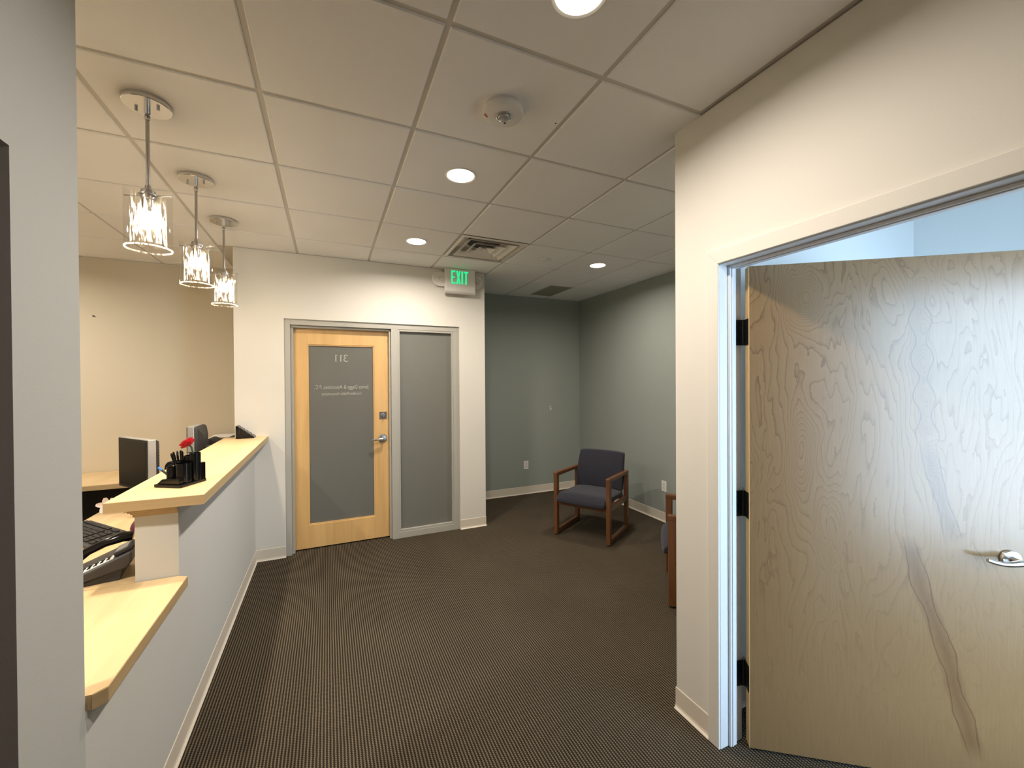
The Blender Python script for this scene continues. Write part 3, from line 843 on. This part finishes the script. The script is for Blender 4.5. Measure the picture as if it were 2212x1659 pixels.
# monitors
def monitor(L, Rr, ztop, zbot, depth_dir, label, deskp, thick=0.048):
    """screen face spans L..Rr (xy), depth_dir points to its back"""
    L = Vector((*L, 0)); Rr = Vector((*Rr, 0)); w = (Rr - L); wn = w.normalized(); bk = Vector((*depth_dir, 0)).normalized()
    mid = (L + Rr) / 2
    zc = (ztop + zbot) / 2; hh = (ztop - zbot) / 2
    o = thing('monitor', (mid.x + bk.x * 0.1, mid.y + bk.y * 0.1, 0.7495), label, 'monitor', 'desk monitors')
    up = Vector((0, 0, 1))
    c = mid + up * zc
    MB().obox(c + bk * (thick * 0.45), wn, bk, up, w.length / 2, thick * 0.45, hh).build('bezel', 'silver', o, bevel=0.004)
    MB().obox(c - bk * 0.0012, wn, bk, up, w.length / 2 - 0.003, 0.003, hh - 0.003).build('front_frame', 'blackmat', o, bevel=0.001)
    MB().obox(c - bk * 0.0042, wn, bk, up, w.length / 2 - 0.017, 0.0012, hh - 0.018).build('screen', 'screen', o)
    # back housing: tapered
    a = c + bk * (thick * 0.88); hw = w.length / 2
    vs = []
    for (dd, kx, kz) in ((0, 0.985, 0.985), (0.022, 0.93, 0.92), (0.045, 0.55, 0.55)):
        for sx, sz in ((-1, -1), (1, -1), (1, 1), (-1, 1)):
            vs.append(a + bk * dd + wn * (sx * hw * kx) + up * (sz * hh * kz))
    fs = [(3, 2, 1, 0), (8, 9, 10, 11)]
    for k in range(2):
        for i in range(4):
            j = (i + 1) % 4
            fs.append((k * 4 + i, k * 4 + j, (k + 1) * 4 + j, (k + 1) * 4 + i))
    MB().add(vs, fs).build('back_housing', 'darkgrey', o, bevel=0.006)
    sl = MB()
    for k in range(9):
        sl.obox(a + bk * 0.024 + up * (hh * (0.75 - 0.1 * k)), wn, bk, up, hw * 0.9, 0.002, 0.003)
    sl.build('vent_slats', 'blackmat', o)
    st = mid + bk * (thick + 0.05)
    MB().obox(st + up * ((zc + 0.765) / 2), wn, bk, up, 0.035, 0.014, (zc - 0.765) / 2).build('stand_neck', 'darkgrey', o, bevel=0.006)
    b = st - bk * 0.03
    MB().lathe((b.x, b.y, 0.7497), [(0.105, 0), (0.105, 0.006), (0.09, 0.014), (0.03, 0.022)], 32).build('stand_base', 'darkgrey', o, smooth=True)
    return o
monitor((-1.277, 3.587), (-1.03, 3.279), 1.212, 0.885, (0.78, 0.625), 'black screened monitor facing left at the near end of the desk', None)
m2 = monitor((-0.99, 4.18), (-0.985, 3.89), 1.232, 0.90, (1, 0.02), 'monitor seen from its dark back behind the rose', None)

# rounded black desk speaker and black desk telephone handset near the second monitor
SPX, SPY = -0.945, 3.37
sp = thing('desk_speaker', (SPX, SPY, 0.7495), 'rounded black desk speaker right of the near monitor', 'speaker')
prof = []
pts = []
for k in range(13):
    a = pi * k / 12
    pts.append((0.052 * math.cos(a), 0.255 + 0.052 * math.sin(a)))
poly = [Vector((SPX + 0.8 * x, SPY - 0.6 * x, 0.7497 + z)) for x, z in [(0.052, 0.0)] + pts + [(-0.052, 0.0)]]
MB().prism3(poly, (0.045, 0.06, 0)).build('housing', 'blackmat', sp, bevel=0.006)
MB().prism3([p + Vector((-0.0015, -0.002, 0)) + (Vector((SPX, SPY, 0.90)) - p) * 0.12 for p in poly], (0.0015, 0.002, 0)).build('speaker_grille', 'darkgrey', sp)

ph2 = thing('desk_scanner', (-0.86, 4.33, 0.7495), 'black hump backed desk device behind the far end of the counter', 'scanner')
hp_ = [(-0.96, 0.7497), (-0.60 - 0.14, 0.7497), (-0.742, 1.05), (-0.760, 1.075), (-0.800, 1.085), (-0.835, 1.065), (-0.88, 1.05), (-0.93, 1.075), (-0.96, 1.08)]
MB().prism3([Vector((x, 4.36, z)) for x, z in hp_], (0, 0.20, 0)).build('housing', 'blackmat', ph2, bevel=0.008)
MB().prism3([Vector((x, 4.355, z)) for x, z in ((-0.82, 1.083), (-0.765, 1.073), (-0.77, 1.06), (-0.82, 1.068))], (0, 0.006, 0)).build('front_panel', 'greyp', ph2)

pa = thing('paper_stack', (-0.90, 4.80, 0.7495), 'white paper lying on top of a box at the back wall', 'paper')
pb = thing('file_box', (-0.90, 4.80, 0.7495), 'low pale file box against the tan wall behind the counter', 'box')
MB().box(-1.06, -0.80, 4.66, 5.0, 0.7497, 1.02).build('box_body', 'maple_edge', pb, bevel=0.004)
MB().box(-1.065, -0.795, 4.655, 5.005, 1.0205, 1.045).build('box_lid', 'maple_edge', pb, bevel=0.004)
pa.location = (-0.92, 4.82, 1.0455); OFF[pa.name] = tuple(pa.location)
for k in range(3):
    MB().obox((-0.93 + 0.006 * k, 4.82 - 0.004 * k, 1.0475 + 0.003 * k), (1, 0.05 * k, 0), (-0.05 * k, 1, 0), (0, 0, 1), 0.105, 0.14, 0.0012).build('sheet', 'paper', pa)

# keyboard
kd = Vector((0.65, -0.76, 0)).normalized(); kn = Vector((0.76, 0.65, 0)).normalized()   # along keys, away from the user
kc = Vector((-1.165, 2.92, 0.7497))
kb = thing('keyboard', kc, 'black computer keyboard lying on the desk behind the wall end', 'keyboard')
up = Vector((0, 0, 1))
tilt = (kn + up * 0.09).normalized(); tup = kd.cross(tilt).normalized()
if tup.z < 0: tup = -tup
MB().obox(kc + up * 0.018, kd, tilt, tup, 0.228, 0.085, 0.010).build('case', 'darkgrey', kb, bevel=0.005)
km = MB()
for r_ in range(6):
    for c_ in range(21):
        if c_ in (14, 18) and r_ < 6: 
            continue
        if r_ == 0 and 4 <= c_ <= 9: continue
        km.obox(kc + up * 0.018 + kd * (-0.212 + 0.0212 * c_) + tilt * (-0.058 + 0.0215 * r_ + (0.008 if r_ == 5 else 0)) + tup * 0.013, kd, tilt, tup, 0.0088, 0.0088, 0.004)
km.obox(kc + up * 0.018 + kd * (-0.212 + 0.0212 * 6.5) + tilt * (-0.058) + tup * 0.013, kd, tilt, tup, 0.060, 0.0088, 0.004)
kk = km.build('keys', 'blackmat', kb); kk['kind'] = 'stuff'
MB().box(-0.90, -0.86, 2.72, 2.78, 0.75, 0.752).build('cable_tag', 'paper', kb) if False else None

# telephone on a wedge stand
pc = Vector((-0.90, 2.30, 0.7497))
ph = thing('telephone', pc, 'dark grey desk telephone beside the half wall end', 'telephone')
px_ = Vector((1, 0.16, 0)).normalized(); py_ = Vector((-0.16, 1, 0)).normalized()
def Q(u, v, z): return pc + px_ * u + py_ * v + up * z
MB().prism3([Q(-0.12, -0.10, 0.012), Q(0.13, -0.10, 0.115), Q(0.13, -0.10, 0.072), Q(0.115, -0.10, 0.050), Q(-0.11, -0.10, 0.0)], py_ * 0.21).build('body', 'darkgrey', ph, bevel=0.006)
MB().prism3([Q(-0.03, -0.085, 0.0), Q(0.09, -0.085, 0.0), Q(0.10, -0.085, 0.048), Q(-0.03, -0.085, 0.012)], py_ * 0.18).build('stand', 'darkgrey', ph, bevel=0.003)
fd = (px_ * 0.25 + up * 0.103).normalized(); fn = (up * 0.25 - px_ * 0.103).normalized()
def F(u, v, w=0.0): return Q(-0.12, -0.10, 0.012) + fd * u + py_ * v + fn * w
MB().obox(F(0.135, 0.050, 0.0016), fd, py_, fn, 0.070, 0.026, 0.0016).build('label_panel', 'paper', ph)
kp = MB()
for i in range(6):
    for j in range(2):
        kp.obox(F(0.082 + 0.021 * i, 0.038 + 0.024 * j, 0.005), fd, py_, fn, 0.006, 0.005, 0.002)
kp.build('feature_buttons', 'black', ph, bevel=0.001)
for i in range(4):
    for j in range(3):
        MB().obox(F(0.022 + 0.017 * i, 0.084 + 0.016 * j, 0.004), fd, py_, fn, 0.0062, 0.0058, 0.0035).build('key', 'greyp', ph, bevel=0.001)
MB().obox(F(0.236, 0.085, 0.010), fd, py_, fn, 0.028, 0.050, 0.009).build('display_housing', 'darkgrey', ph, bevel=0.004)
MB().obox(F(0.236, 0.085, 0.0196), fd, py_, fn, 0.020, 0.040, 0.0008).build('display', 'silver', ph)
MB().tube([F(0.040, 0.175, 0.018), F(0.055, 0.175, 0.034), F(0.105, 0.175, 0.046), F(0.165, 0.175, 0.048), F(0.225, 0.175, 0.040), F(0.255, 0.175, 0.022)],
          [0.020, 0.022, 0.017, 0.017, 0.022, 0.020], 14).build('handset', 'black', ph, smooth=True)

# plum ornament and orchid blossoms
plum = thing('ornament', (-0.960, 2.93, 0.7497), 'plum coloured pear shaped ornament behind the half wall end', 'ornament')
MB().lathe((-0.960, 2.93, 0.7497), [(0.030, 0), (0.038, 0.008), (0.041, 0.022), (0.035, 0.042), (0.023, 0.060), (0.012, 0.074), (0.006, 0.088), (0.005, 0.110), (0.002, 0.120)], 24).build('body', 'plum', plum, smooth=True)
MB().lathe((-0.960, 2.93, 0.7496), [(0.050, 0), (0.052, 0.004), (0.04, 0.008)], 28).build('saucer', 'greyp', plum, smooth=True)

orc = thing('orchid_spray', (-1.29, 3.44, 0.7497), 'white and pink orchid spray lying on the desk edge', 'flower')
MB().tube([(-1.285, 3.44, 0.7545), (-1.275, 3.43, 0.79), (-1.24, 3.42, 0.815), (-1.19, 3.41, 0.838), (-1.13, 3.40, 0.848)], 0.003, 8).build('stem', 'pink', orc, smooth=True)
for (c, sc, tw) in (((-1.285, 3.42, 0.800), 1.35, 0.3), ((-1.235, 3.41, 0.825), 0.85, 1.1), ((-1.175, 3.40, 0.845), 0.9, 0.2)):
    vw = (Vector((0, 0, 1.5)) - Vector(c)).normalized()
    e1 = vw.orthogonal().normalized(); e2 = vw.cross(e1)
    bl = None
    for k in range(5):
        a = 2 * pi * k / 5 + tw
        rad = e1 * math.cos(a) + e2 * math.sin(a)
        mb = MB()
        petal_mesh(mb, Vector(c), rad + vw * 0.25, vw, 0.024 * sc, 0.036 * sc, 0.35)
        mb.build('petal', 'petal', orc, smooth=True)
    MB().ball(Vector(c) + vw * 0.004, 0.006 * sc, 10).build('blossom_heart', 'pink', orc, smooth=True)

# ------------------------------------------------------------------ pendants
def pendant(x, y, label):
    o = thing('pendant_lamp', (x, y, H), label, 'lamp', 'pendant lamps over the reception counter', local=True)
    MB().lathe((0, 0, 0), [(0.081, 0), (0.082, -0.002), (0.082, -0.020), (0.080, -0.022)], 40, cap0=True, cap1=True).build('canopy', 'chrome', o, smooth=True)
    for s in (-1, 1):
        MB().cyl((s * 0.045 * 0.92, s * -0.045 * 0.39, -0.0215), (s * 0.045 * 0.92, s * -0.045 * 0.39, -0.034), 0.0055, 12).build('canopy_screw', 'nickel', o, smooth=True)
    MB().lathe((0, 0, 0), [(0.011, -0.022), (0.011, -0.050), (0.008, -0.053), (0.010, -0.056), (0.010, -0.074), (0.006, -0.078)], 18).build('swivel', 'chrome', o, smooth=True)
    MB().cyl((0, 0, -0.076), (0, 0, -0.352), 0.0068, 14).build('stem', 'nickel', o, smooth=True)
    MB().lathe((0, 0, 0), [(0.010, -0.345), (0.012, -0.362), (0.024, -0.366), (0.026, -0.380), (0.026, -0.400), (0.022, -0.405), (0.022, -0.440), (0.018, -0.443)], 24).build('socket', 'nickel', o, smooth=True)
    MB().lathe((0, 0, 0), [(0.034, -0.384), (0.034, -0.387)], 32).build('shade_plate', 'nickel', o, smooth=True)
    MB().cyl((-0.088, 0.030, -0.386), (0.088, -0.030, -0.386), 0.0025, 8).build('crossbar', 'nickel', o, smooth=True)
    def shell(r, z0_, z1_, th): 
        return [(r, z0_), (r, z1_)]
    MB().lathe((0, 0, 0), shell(0.078, -0.362, -0.608, 0.0035), 48, cap0=False, cap1=False).build('outer_glass', 'glass', o, smooth=True)
    MB().lathe((0, 0, 0), [(0.0785, -0.604), (0.0785, -0.609), (0.074, -0.609), (0.074, -0.604), (0.0785, -0.604)], 48, cap0=False, cap1=False).build('glass_rim', 'rim', o, smooth=True)
    MB().lathe((0, 0, 0), shell(0.058, -0.390, -0.590, 0.003), 48, cap0=False, cap1=False).build('inner_glass', 'seeded', o, smooth=True)
    MB().lathe((0, 0, 0), [(0.023, -0.440), (0.030, -0.448), (0.0335, -0.456), (0.0335, -0.460)], 24).build('bulb_collar', 'plate', o, smooth=True)
    MB().lathe((0, 0, 0), [(0.0325, -0.4605), (0.0325, -0.470), (0.0285, -0.480), (0.018, -0.487), (0.003, -0.490)], 24).build('bulb', 'bulb', o, smooth=True)
    return o
pd = pendant(-0.672, 2.178, 'nearest of the three glass cylinder pendants over the counter')
dup(pd, (-0.672, 2.868, H), label='middle of the three glass cylinder pendants over the counter')
dup(pd, (-0.668, 3.530, H), label='farthest of the three glass cylinder pendants, beside the entrance wall')

for _x, _y in ((-0.672, 2.178), (-0.672, 2.868), (-0.668, 3.530)):
    _l = bpy.data.lights.new('pendant_light', 'AREA'); _l.shape = 'DISK'; _l.size = 0.055; _l.energy = PEND_P; _l.color = WARM2; _l.spread = math.radians(88)
    _o = bpy.data.objects.new('pendant_light', _l); COL.objects.link(_o); _o.location = (_x, _y, H - 0.492)

# ------------------------------------------------------------------ recessed downlights
def downlight(x, y, label):
    o = thing('downlight', (x, y, H), label, 'light', 'recessed round downlights', local=True)
    MB().lathe((0, 0, 0), [(0.089, 0.001), (0.089, -0.003), (0.085, -0.006), (0.076, -0.003), (0.075, 0.001)], 40, cap0=False, cap1=False).build('trim_ring', 'plate', o, smooth=True)
    MB().lathe((0, 0, 0), [(0.077, -0.0005), (0.073, -0.004), (0.048, -0.007), (0.015, -0.0085)], 36).build('lens', 'lens', o, smooth=True)
    return o
dspots = [(0.697, 2.245, 'downlight behind the smoke detector, nearer one of the middle pair'), (0.683, 3.441, 'downlight left of the air diffuser near the entrance wall'),
          (2.503, 3.441, 'downlight in the ceiling of the green alcove'), (0.700, 1.045, 'downlight at the top edge, nearest the camera')]
d0 = None
for x, y, l in dspots:
    if d0 is None: d0 = downlight(x, y, l)
    else: dup(d0, (x, y, H), label=l)
def lamp(x, y, p=DOWN_P):
    l = bpy.data.lights.new('downlight_lamp', 'AREA'); l.shape = 'DISK'; l.size = 0.11; l.energy = p; l.color = WARM; l.spread = math.radians(167)
    o = bpy.data.objects.new('downlight_lamp', l); COL.objects.link(o); o.location = (x, y, H - 0.0105)
for x, y, _ in dspots: lamp(x, y, DOWN_P * (0.90 if y < 1.5 else 0.86 if x > 2 else 1.0))
for x, y in ((-2.6, 3.95), (-1.75, 1.05)): lamp(x, y, 36.0 if y > 2 else 52.0)  # out of view; the nearer one is added to brighten the half wall end

# ------------------------------------------------------------------ smoke detector, diffuser, grille, sprinkler
sd = thing('smoke_detector', (0.692, 1.615, H), 'round white smoke detector on the ceiling', 'smoke detector', local=True)
MB().lathe((0, 0, 0), [(0.080, 0), (0.082, -0.006), (0.084, -0.010)], 40).build('mount_ring', 'plate', sd, smooth=True)
MB().lathe((0, 0, 0), [(0.084, -0.011), (0.087, -0.018), (0.086, -0.028), (0.082, -0.036), (0.074, -0.040), (0.03, -0.041)], 48).build('cover', 'plate', sd, smooth=True)
MB().lathe((0.0, -0.006, 0), [(0.032, -0.040), (0.033, -0.046), (0.029, -0.048), (0.027, -0.045)], 32).build('chrome_ring', 'chrome', sd, smooth=True)
MB().lathe((0.0, -0.006, 0), [(0.026, -0.0455), (0.022, -0.051), (0.010, -0.055), (0.002, -0.056)], 28).build('sensor_dome', 'silver', sd, smooth=True)
MB().box(0.018, 0.026, 0.032, 0.038, -0.0425, -0.040).build('indicator', 'black', sd)
MB().obox((-0.070, 0.022, -0.0395), (0.75, 0.66, 0), (-0.66, 0.75, 0), (0, 0, 1), 0.011, 0.004, 0.0012).build('red_print', 'brownpaper', sd)
tag(MB().lathe((0.952, 1.62, H + 0.0005), [(0.004, 0), (0.003, -0.002)], 12).build('ceiling_screw', 'blackmat', smooth=True), 'tiny dark screw head in the tile right of the smoke detector', 'screw')

ad = thing('air_diffuser', (col_x(3) + T / 2, row_y(3) + T / 2, H), 'square louvred air diffuser in the ceiling before the exit sign', 'vent', local=True)
def ring(r0, z0_, r1, z1_, th=0.003):
    m = MB()
    vs = []
    for r, z in ((r0, z0_), (r1, z1_), (r1 - th, z1_), (r0 - th, z0_)):
        vs += [(-r, -r, z), (r, -r, z), (r, r, z), (-r, r, z)]
    fs = []
    for k in range(4):
        k2 = (k + 1) % 4
        for i in range(4):
            j = (i + 1) % 4
            fs.append((k * 4 + i, k * 4 + j, k2 * 4 + j, k2 * 4 + i))
    return m.add(vs, fs)
ring(0.296, 0.001, 0.278, -0.004, 0.012).build('outer_flange', 'diff', ad)
# pan above with a black disc for the duct's shade
ring(0.282, 0.0, 0.235, 0.085, 0.003).build('pan', 'diff', ad)
MB().box(-0.236, 0.236, -0.236, 0.236, 0.085, 0.087).build('pan_top', 'diff', ad)
MB().box(-0.33, 0.33, -0.33, 0.33, 0.0885, 0.10).box(-0.33, -0.30, -0.33, 0.33, 0.0605, 0.0885).box(0.30, 0.33, -0.33, 0.33, 0.0605, 0.0885).box(-0.30, 0.30, -0.33, -0.30, 0.0605, 0.0885).box(-0.30, 0.30, 0.30, 0.33, 0.0605, 0.0885).build('leak_cap', 'diff', ad)  # unseen cap added to stop sky light leaking in around the pan
MB().lathe((0, 0.02, 0), [(0.15, 0.070), (0.15, 0.084)], 32).build('duct_shade_disc', 'blackmat', ad, smooth=True)  # solid black disc, the dark inside of the duct put into its colour
for r in (0.225, 0.150, 0.080):
    ring(r, -0.004, r - 0.050, 0.026, 0.004).build('louver', 'diff', ad)
MB().box(-0.022, 0.022, -0.022, 0.022, 0.000, 0.003).build('centre_plate', 'plate', ad)
# opening in the ceiling slab is dark above; cut it
cutter = MB().box(col_x(3) + 0.012, col_x(4) - 0.012, row_y(3) + 0.012, row_y(4) - 0.012, H - 0.02, H + 0.2)
ceil_me = ceil.data
bm = bmesh.new()
def slab_with_hole():
    X = [-3.5, col_x(3) + 0.012, col_x(4) - 0.012, 3.6]; Y = [-2.7, row_y(3) + 0.012, row_y(4) - 0.012, 6.3]
    m = MB()
    m.box(X[0], X[3], Y[0], Y[1], H + 0.007, H + 0.06).box(X[0], X[3], Y[2], Y[3], H + 0.007, H + 0.06)
    m.box(X[0], X[1], Y[1], Y[2], H + 0.007, H + 0.06).box(X[2], X[3], Y[1], Y[2], H + 0.007, H + 0.06)
    return m
bm.free()
_m = slab_with_hole()
ceil_me.clear_geometry(); ceil_me.from_pydata(_m.v, [], _m.f); ceil_me.update()

rg = thing('return_grille', (2.66, 4.66, H), 'dark grey perforated return grille at the back of the alcove ceiling', 'vent')
MB().box(2.502, 2.800, 4.385, 4.940, H - 0.003, H - 0.0002).build('perforated_plate', 'grille', rg)
fr = MB()
for a in ((2.492, 2.502, 4.375, 4.950), (2.800, 2.810, 4.375, 4.950), (2.502, 2.800, 4.375, 4.385), (2.502, 2.800, 4.940, 4.950)):
    fr.box(a[0], a[1], a[2], a[3], H - 0.004, H - 0.0002)
fr.build('frame', 'tee', rg)

tag(MB().lathe((1.919, 3.468, H), [(0.040, 0.0), (0.041, -0.004), (0.040, -0.007), (0.036, -0.009)], 32).build('sprinkler_cap', 'diff', smooth=True), 'round flush sprinkler cap right of the air diffuser', 'sprinkler')

# ------------------------------------------------------------------ exit sign
es = thing('exit_sign', (1.28, YD, 2.60), 'white exit sign with green letters and emergency lamps', 'sign')
bp = []
for cx_, s in ((1.465, 1), (1.045, -1)):
    for k in range(9):
        a = -pi / 2 + pi * k / 8
        bp.append((cx_ + s * 0.062 * math.cos(a), 2.625 + 0.075 * math.sin(a) * s))
MB().prism3([(x, YD - 0.035, z) for x, z in bp], (0, 0.034, 0)).build('back_housing', 'plate', es, bevel=0.006)
EX0, EX1, EZ0, EZ1, EY = 1.108, 1.426, 2.500, 2.730, YD - 0.085
MB().box(EX0, EX1, EY, YD - 0.035, EZ0, EZ1).build('face_panel', 'plate', es, bevel=0.003)
MB().prism3([(EX0 - 0.006, EY - 0.004, EZ0 - 0.001), (EX0 - 0.006, YD - 0.036, EZ0 - 0.001), (EX0 - 0.006, YD - 0.036, EZ0 - 0.022), (EX0 - 0.006, EY + 0.012, EZ0 - 0.022), (EX0 - 0.006, EY - 0.004, EZ0 - 0.007)], (EX1 - EX0 + 0.008, 0, 0)).build('base_wedge', 'plate', es, bevel=0.0015)
def letter(parts):
    m = MB()
    for poly in parts:
        m.prism3([(x, EY - 0.0015, z) for x, z in poly], (0, 0.002, 0))
    m.build('letter', 'exitgreen', es)
lx = 1.168; lz0 = 2.575; lz1 = 2.708; s_ = 0.014; lwid = 0.043
def rect(x0, x1, z0, z1): return [(x0, z0), (x1, z0), (x1, z1), (x0, z1)]
zm = (lz0 + lz1) / 2
letter([rect(lx, lx + s_, lz0, lz1), rect(lx + s_, lx + lwid, lz1 - s_, lz1), rect(lx + s_, lx + lwid, lz0, lz0 + s_), rect(lx + s_, lx + lwid * 0.85, zm - s_ / 2, zm + s_ / 2)])
x = lx + 0.052
letter([[(x, lz0), (x + 0.017, lz0), (x + 0.023, zm - 0.022), (x + 0.029, lz0), (x + 0.046, lz0), (x + 0.032, zm), (x + 0.046, lz1), (x + 0.029, lz1), (x + 0.023, zm + 0.022), (x + 0.017, lz1), (x, lz1), (x + 0.014, zm)]])
x += 0.056
letter([rect(x, x + 0.017, lz0, lz1)])
x += 0.027
letter([rect(x + 0.014, x + 0.031, lz0, lz1 - s_), rect(x, x + 0.046, lz1 - s_, lz1)])
for cx_ in (1.075, 1.458):
    lh = MB().lathe((cx_, YD - 0.0355, 2.625), [(0.040, 0), (0.040, 0.010), (0.034, 0.012), (0.030, 0.002)], 28, (0, -1, 0)).build('lamp_head', 'diff', es, smooth=True)
    MB().ball((cx_, YD - 0.048, 2.618), 0.013, 14).build('lamp_bulb', 'plate', lh, smooth=True)

# ------------------------------------------------------------------ outlets, patch, nail
def outlet(pos, nrm, label):
    n = Vector(nrm); pos = Vector(pos)
    s = Vector((0, 0, 1)).cross(n).normalized()
    o = thing('wall_outlet', pos, label, 'outlet', 'duplex outlets on the green walls')
    MB().obox(pos + n * 0.003, s, n, up, 0.036, 0.003, 0.058).build('cover_plate', 'plate', o, bevel=0.002)
    for dz in (0.021, -0.021):
        rc_ = MB().obox(pos + n * 0.0068 + up * dz, s, n, up, 0.016, 0.0012, 0.014).build('receptacle', 'jamb', o, bevel=0.004)
        MB().obox(pos + n * 0.0082 + up * (dz + 0.003) + s * 0.006, s, n, up, 0.0012, 0.0004, 0.005).obox(pos + n * 0.0082 + up * (dz + 0.003) - s * 0.006, s, n, up, 0.0012, 0.0004, 0.004).build('slots', 'blackmat', rc_)
    MB().lathe(pos + n * 0.006, [(0.003, 0), (0.002, 0.0012)], 10, n).build('screw', 'nickel', o, smooth=True)
outlet((2.503, 5.12, 0.40), (0, -1, 0), 'white duplex outlet on the back green wall, left of the chair')
outlet((3.39, 3.453, 0.395), (-1, 0, 0), 'white duplex outlet on the right green wall, above the second chair')
wp = thing('wall_patch', (2.897, 5.12, 1.19), 'small chipped white patch on the back green wall', 'patch')
pm = MB()
for dx, dz, a, b in ((0.0, -0.012, 0.014, 0.016), (-0.010, 0.016, 0.008, 0.012), (0.012, 0.010, 0.006, 0.006), (0.006, 0.045, 0.004, 0.003), (0.010, -0.02, 0.01, 0.01)):
    k = [(2.897 + dx + a * math.cos(2 * pi * i / 9) * random.uniform(.7, 1.1), 5.1195, 1.185 + dz + b * math.sin(2 * pi * i / 9) * random.uniform(.7, 1.1)) for i in range(9)]
    pm.prism3(k, (0, -0.0015, 0))
pm.build('plaster', 'plate', wp)
tag(MB().cyl((-1.964, 5.05, 2.193), (-1.964, 5.035, 2.193), 0.006, 10).build('nail', 'blackmat', smooth=True), 'dark nail in the tan wall behind reception', 'nail')

# ------------------------------------------------------------------ waiting chairs
def make_chair(label):
    o = thing('waiting_chair', (0, 0, 0), label, 'chair', 'oak armed waiting chairs', local=True)
    W = 0.557 / 2; D = 0.50 / 2; tx = 0.020; ty = 0.026
    # local -Y is the front
    for s in (-1, 1):
        x = s * W
        MB().box(x - tx, x + tx, -D - ty, -D + ty, 0.012, 0.612).build('leg', 'oak', o, bevel=0.006)
        MB().prism3([(x - tx, D - ty + 0.004, 0.012), (x - tx, D + ty + 0.004, 0.012), (x - tx, D + ty, 0.600), (x - tx, D - ty, 0.600)], (2 * tx, 0, 0)).build('leg', 'oak', o, bevel=0.006)
        MB().prism3([(x - tx - 0.001, -D - ty - 0.001, 0.600), (x - tx - 0.001, -D - ty - 0.001, 0.640), (x - tx - 0.001, D + ty, 0.628), (x - tx - 0.001, D + ty, 0.592)], (2 * tx + 0.002, 0, 0)).build('armrest', 'oak', o, bevel=0.007)
        MB().box(x - tx * 0.9, x + tx * 0.9, -D + ty, D - ty + 0.004, 0.016, 0.058).build('runner', 'oak', o, bevel=0.004)
        MB().box(x - tx * 0.8, x + tx * 0.8, -D + ty, D - ty, 0.318, 0.368).build('side_rail', 'oak', o, bevel=0.004)
        for yy in (-D, D):
            MB().cyl((x, yy, 0.0), (x, yy, 0.014), 0.014, 14).build('foot_glide', 'blackmat', o, smooth=True)
    MB().box(-W + tx, W - tx, -D - 0.008, -D + 0.012, 0.312, 0.362).build('front_rail', 'oak', o, bevel=0.004)
    MB().box(-W + tx, W - tx, D - 0.012, D + 0.008, 0.318, 0.362).build('rear_rail', 'oak', o, bevel=0.004)
    # seat: crowned cushion with rolled front
    def cushion(nx, ny, fn, name, bottom):
        vs = []; fs = []
        for i in range(nx + 1):
            for j in range(ny + 1):
                vs.append(fn(i / nx, j / ny, 1))
        n = len(vs)
        for i in range(nx + 1):
            for j in range(ny + 1):
                vs.append(fn(i / nx, j / ny, 0))
        w = ny + 1
        for i in range(nx):
            for j in range(ny):
                a = i * w + j
                fs.append((a, a + w, a + w + 1, a + 1))
                fs.append((n + a, n + a + 1, n + a + w + 1, n + a + w))
        for i in range(nx):
            a = i * w; b = i * w + ny
            fs.append((a, n + a, n + a + w, a + w)); fs.append((b, b + w, n + b + w, n + b))
        for j in range(ny):
            a = j; b = nx * w + j
            fs.append((a, a + 1, n + a + 1, n + a)); fs.append((b, n + b, n + b + 1, b + 1))
        return MB().add(vs, fs).build(name, 'fabric', o, smooth=True, bevel=0.012, seg=3, sharp=70)
    hx = W - tx - 0.006
    def seat_fn(a, b, t):
        x = (a * 2 - 1) * hx
        y = -D - 0.055 + b * (2 * D + 0.03)
        ed = (1 - abs(a * 2 - 1) ** 4)
        fr_ = min(1.0, b / 0.22)
        roll = math.sqrt(max(0.0, 1 - (1 - fr_) ** 2))
        if t: z = 0.385 + 0.052 * roll + 0.016 * ed * roll - 0.022 * b
        else: z = 0.363 - (0.0 if b > 0.2 else 0.012 * (1 - b / 0.2)) 
        if b < 0.16:                      # bulges over the rail, ends of the front roll
            x *= 1.0
        y -= 0.012 * (1 - abs(a * 2 - 1) ** 2) * (1 - b)
        return (x, y, z)
    cushion(14, 14, seat_fn, 'seat', 0)
    def back_fn(a, b, t):
        wob = 1.0 - 0.05 * (b ** 3)
        x = (a * 2 - 1) * (hx + 0.006) * wob
        z = 0.425 + b * 0.375
        lean = 0.15 * b * b * 0.375 + 0.10 * b * 0.375
        y = D - 0.060 + lean
        ed = (1 - abs(a * 2 - 1) ** 4)
        curve = 0.012 * (1 - (a * 2 - 1) ** 2)
        if t: y = y - 0.018 - 0.014 * ed * math.sin(pi * min(1, b * 1.0)) + curve
        else: y = y + 0.042 + curve
        z += 0.010 * ed * b
        return (x, y, z)
    cushion(14, 10, back_fn, 'backrest', 0)
    return o
c = make_chair('navy upholstered oak armchair in the middle of the green alcove')
c.location = (2.484, 3.537, 0.0); c.rotation_euler = (0, 0, math.atan2(0.528, 0.85) - pi / 2)
fa = math.atan2(-0.53, -0.85)
c.rotation_euler = (0, 0, fa + pi / 2)
fb = math.atan2(0.685, -0.73)
dup(c, (2.531, 2.161, 0.0), fb + pi / 2, 'navy upholstered oak armchair mostly hidden behind the right wall')
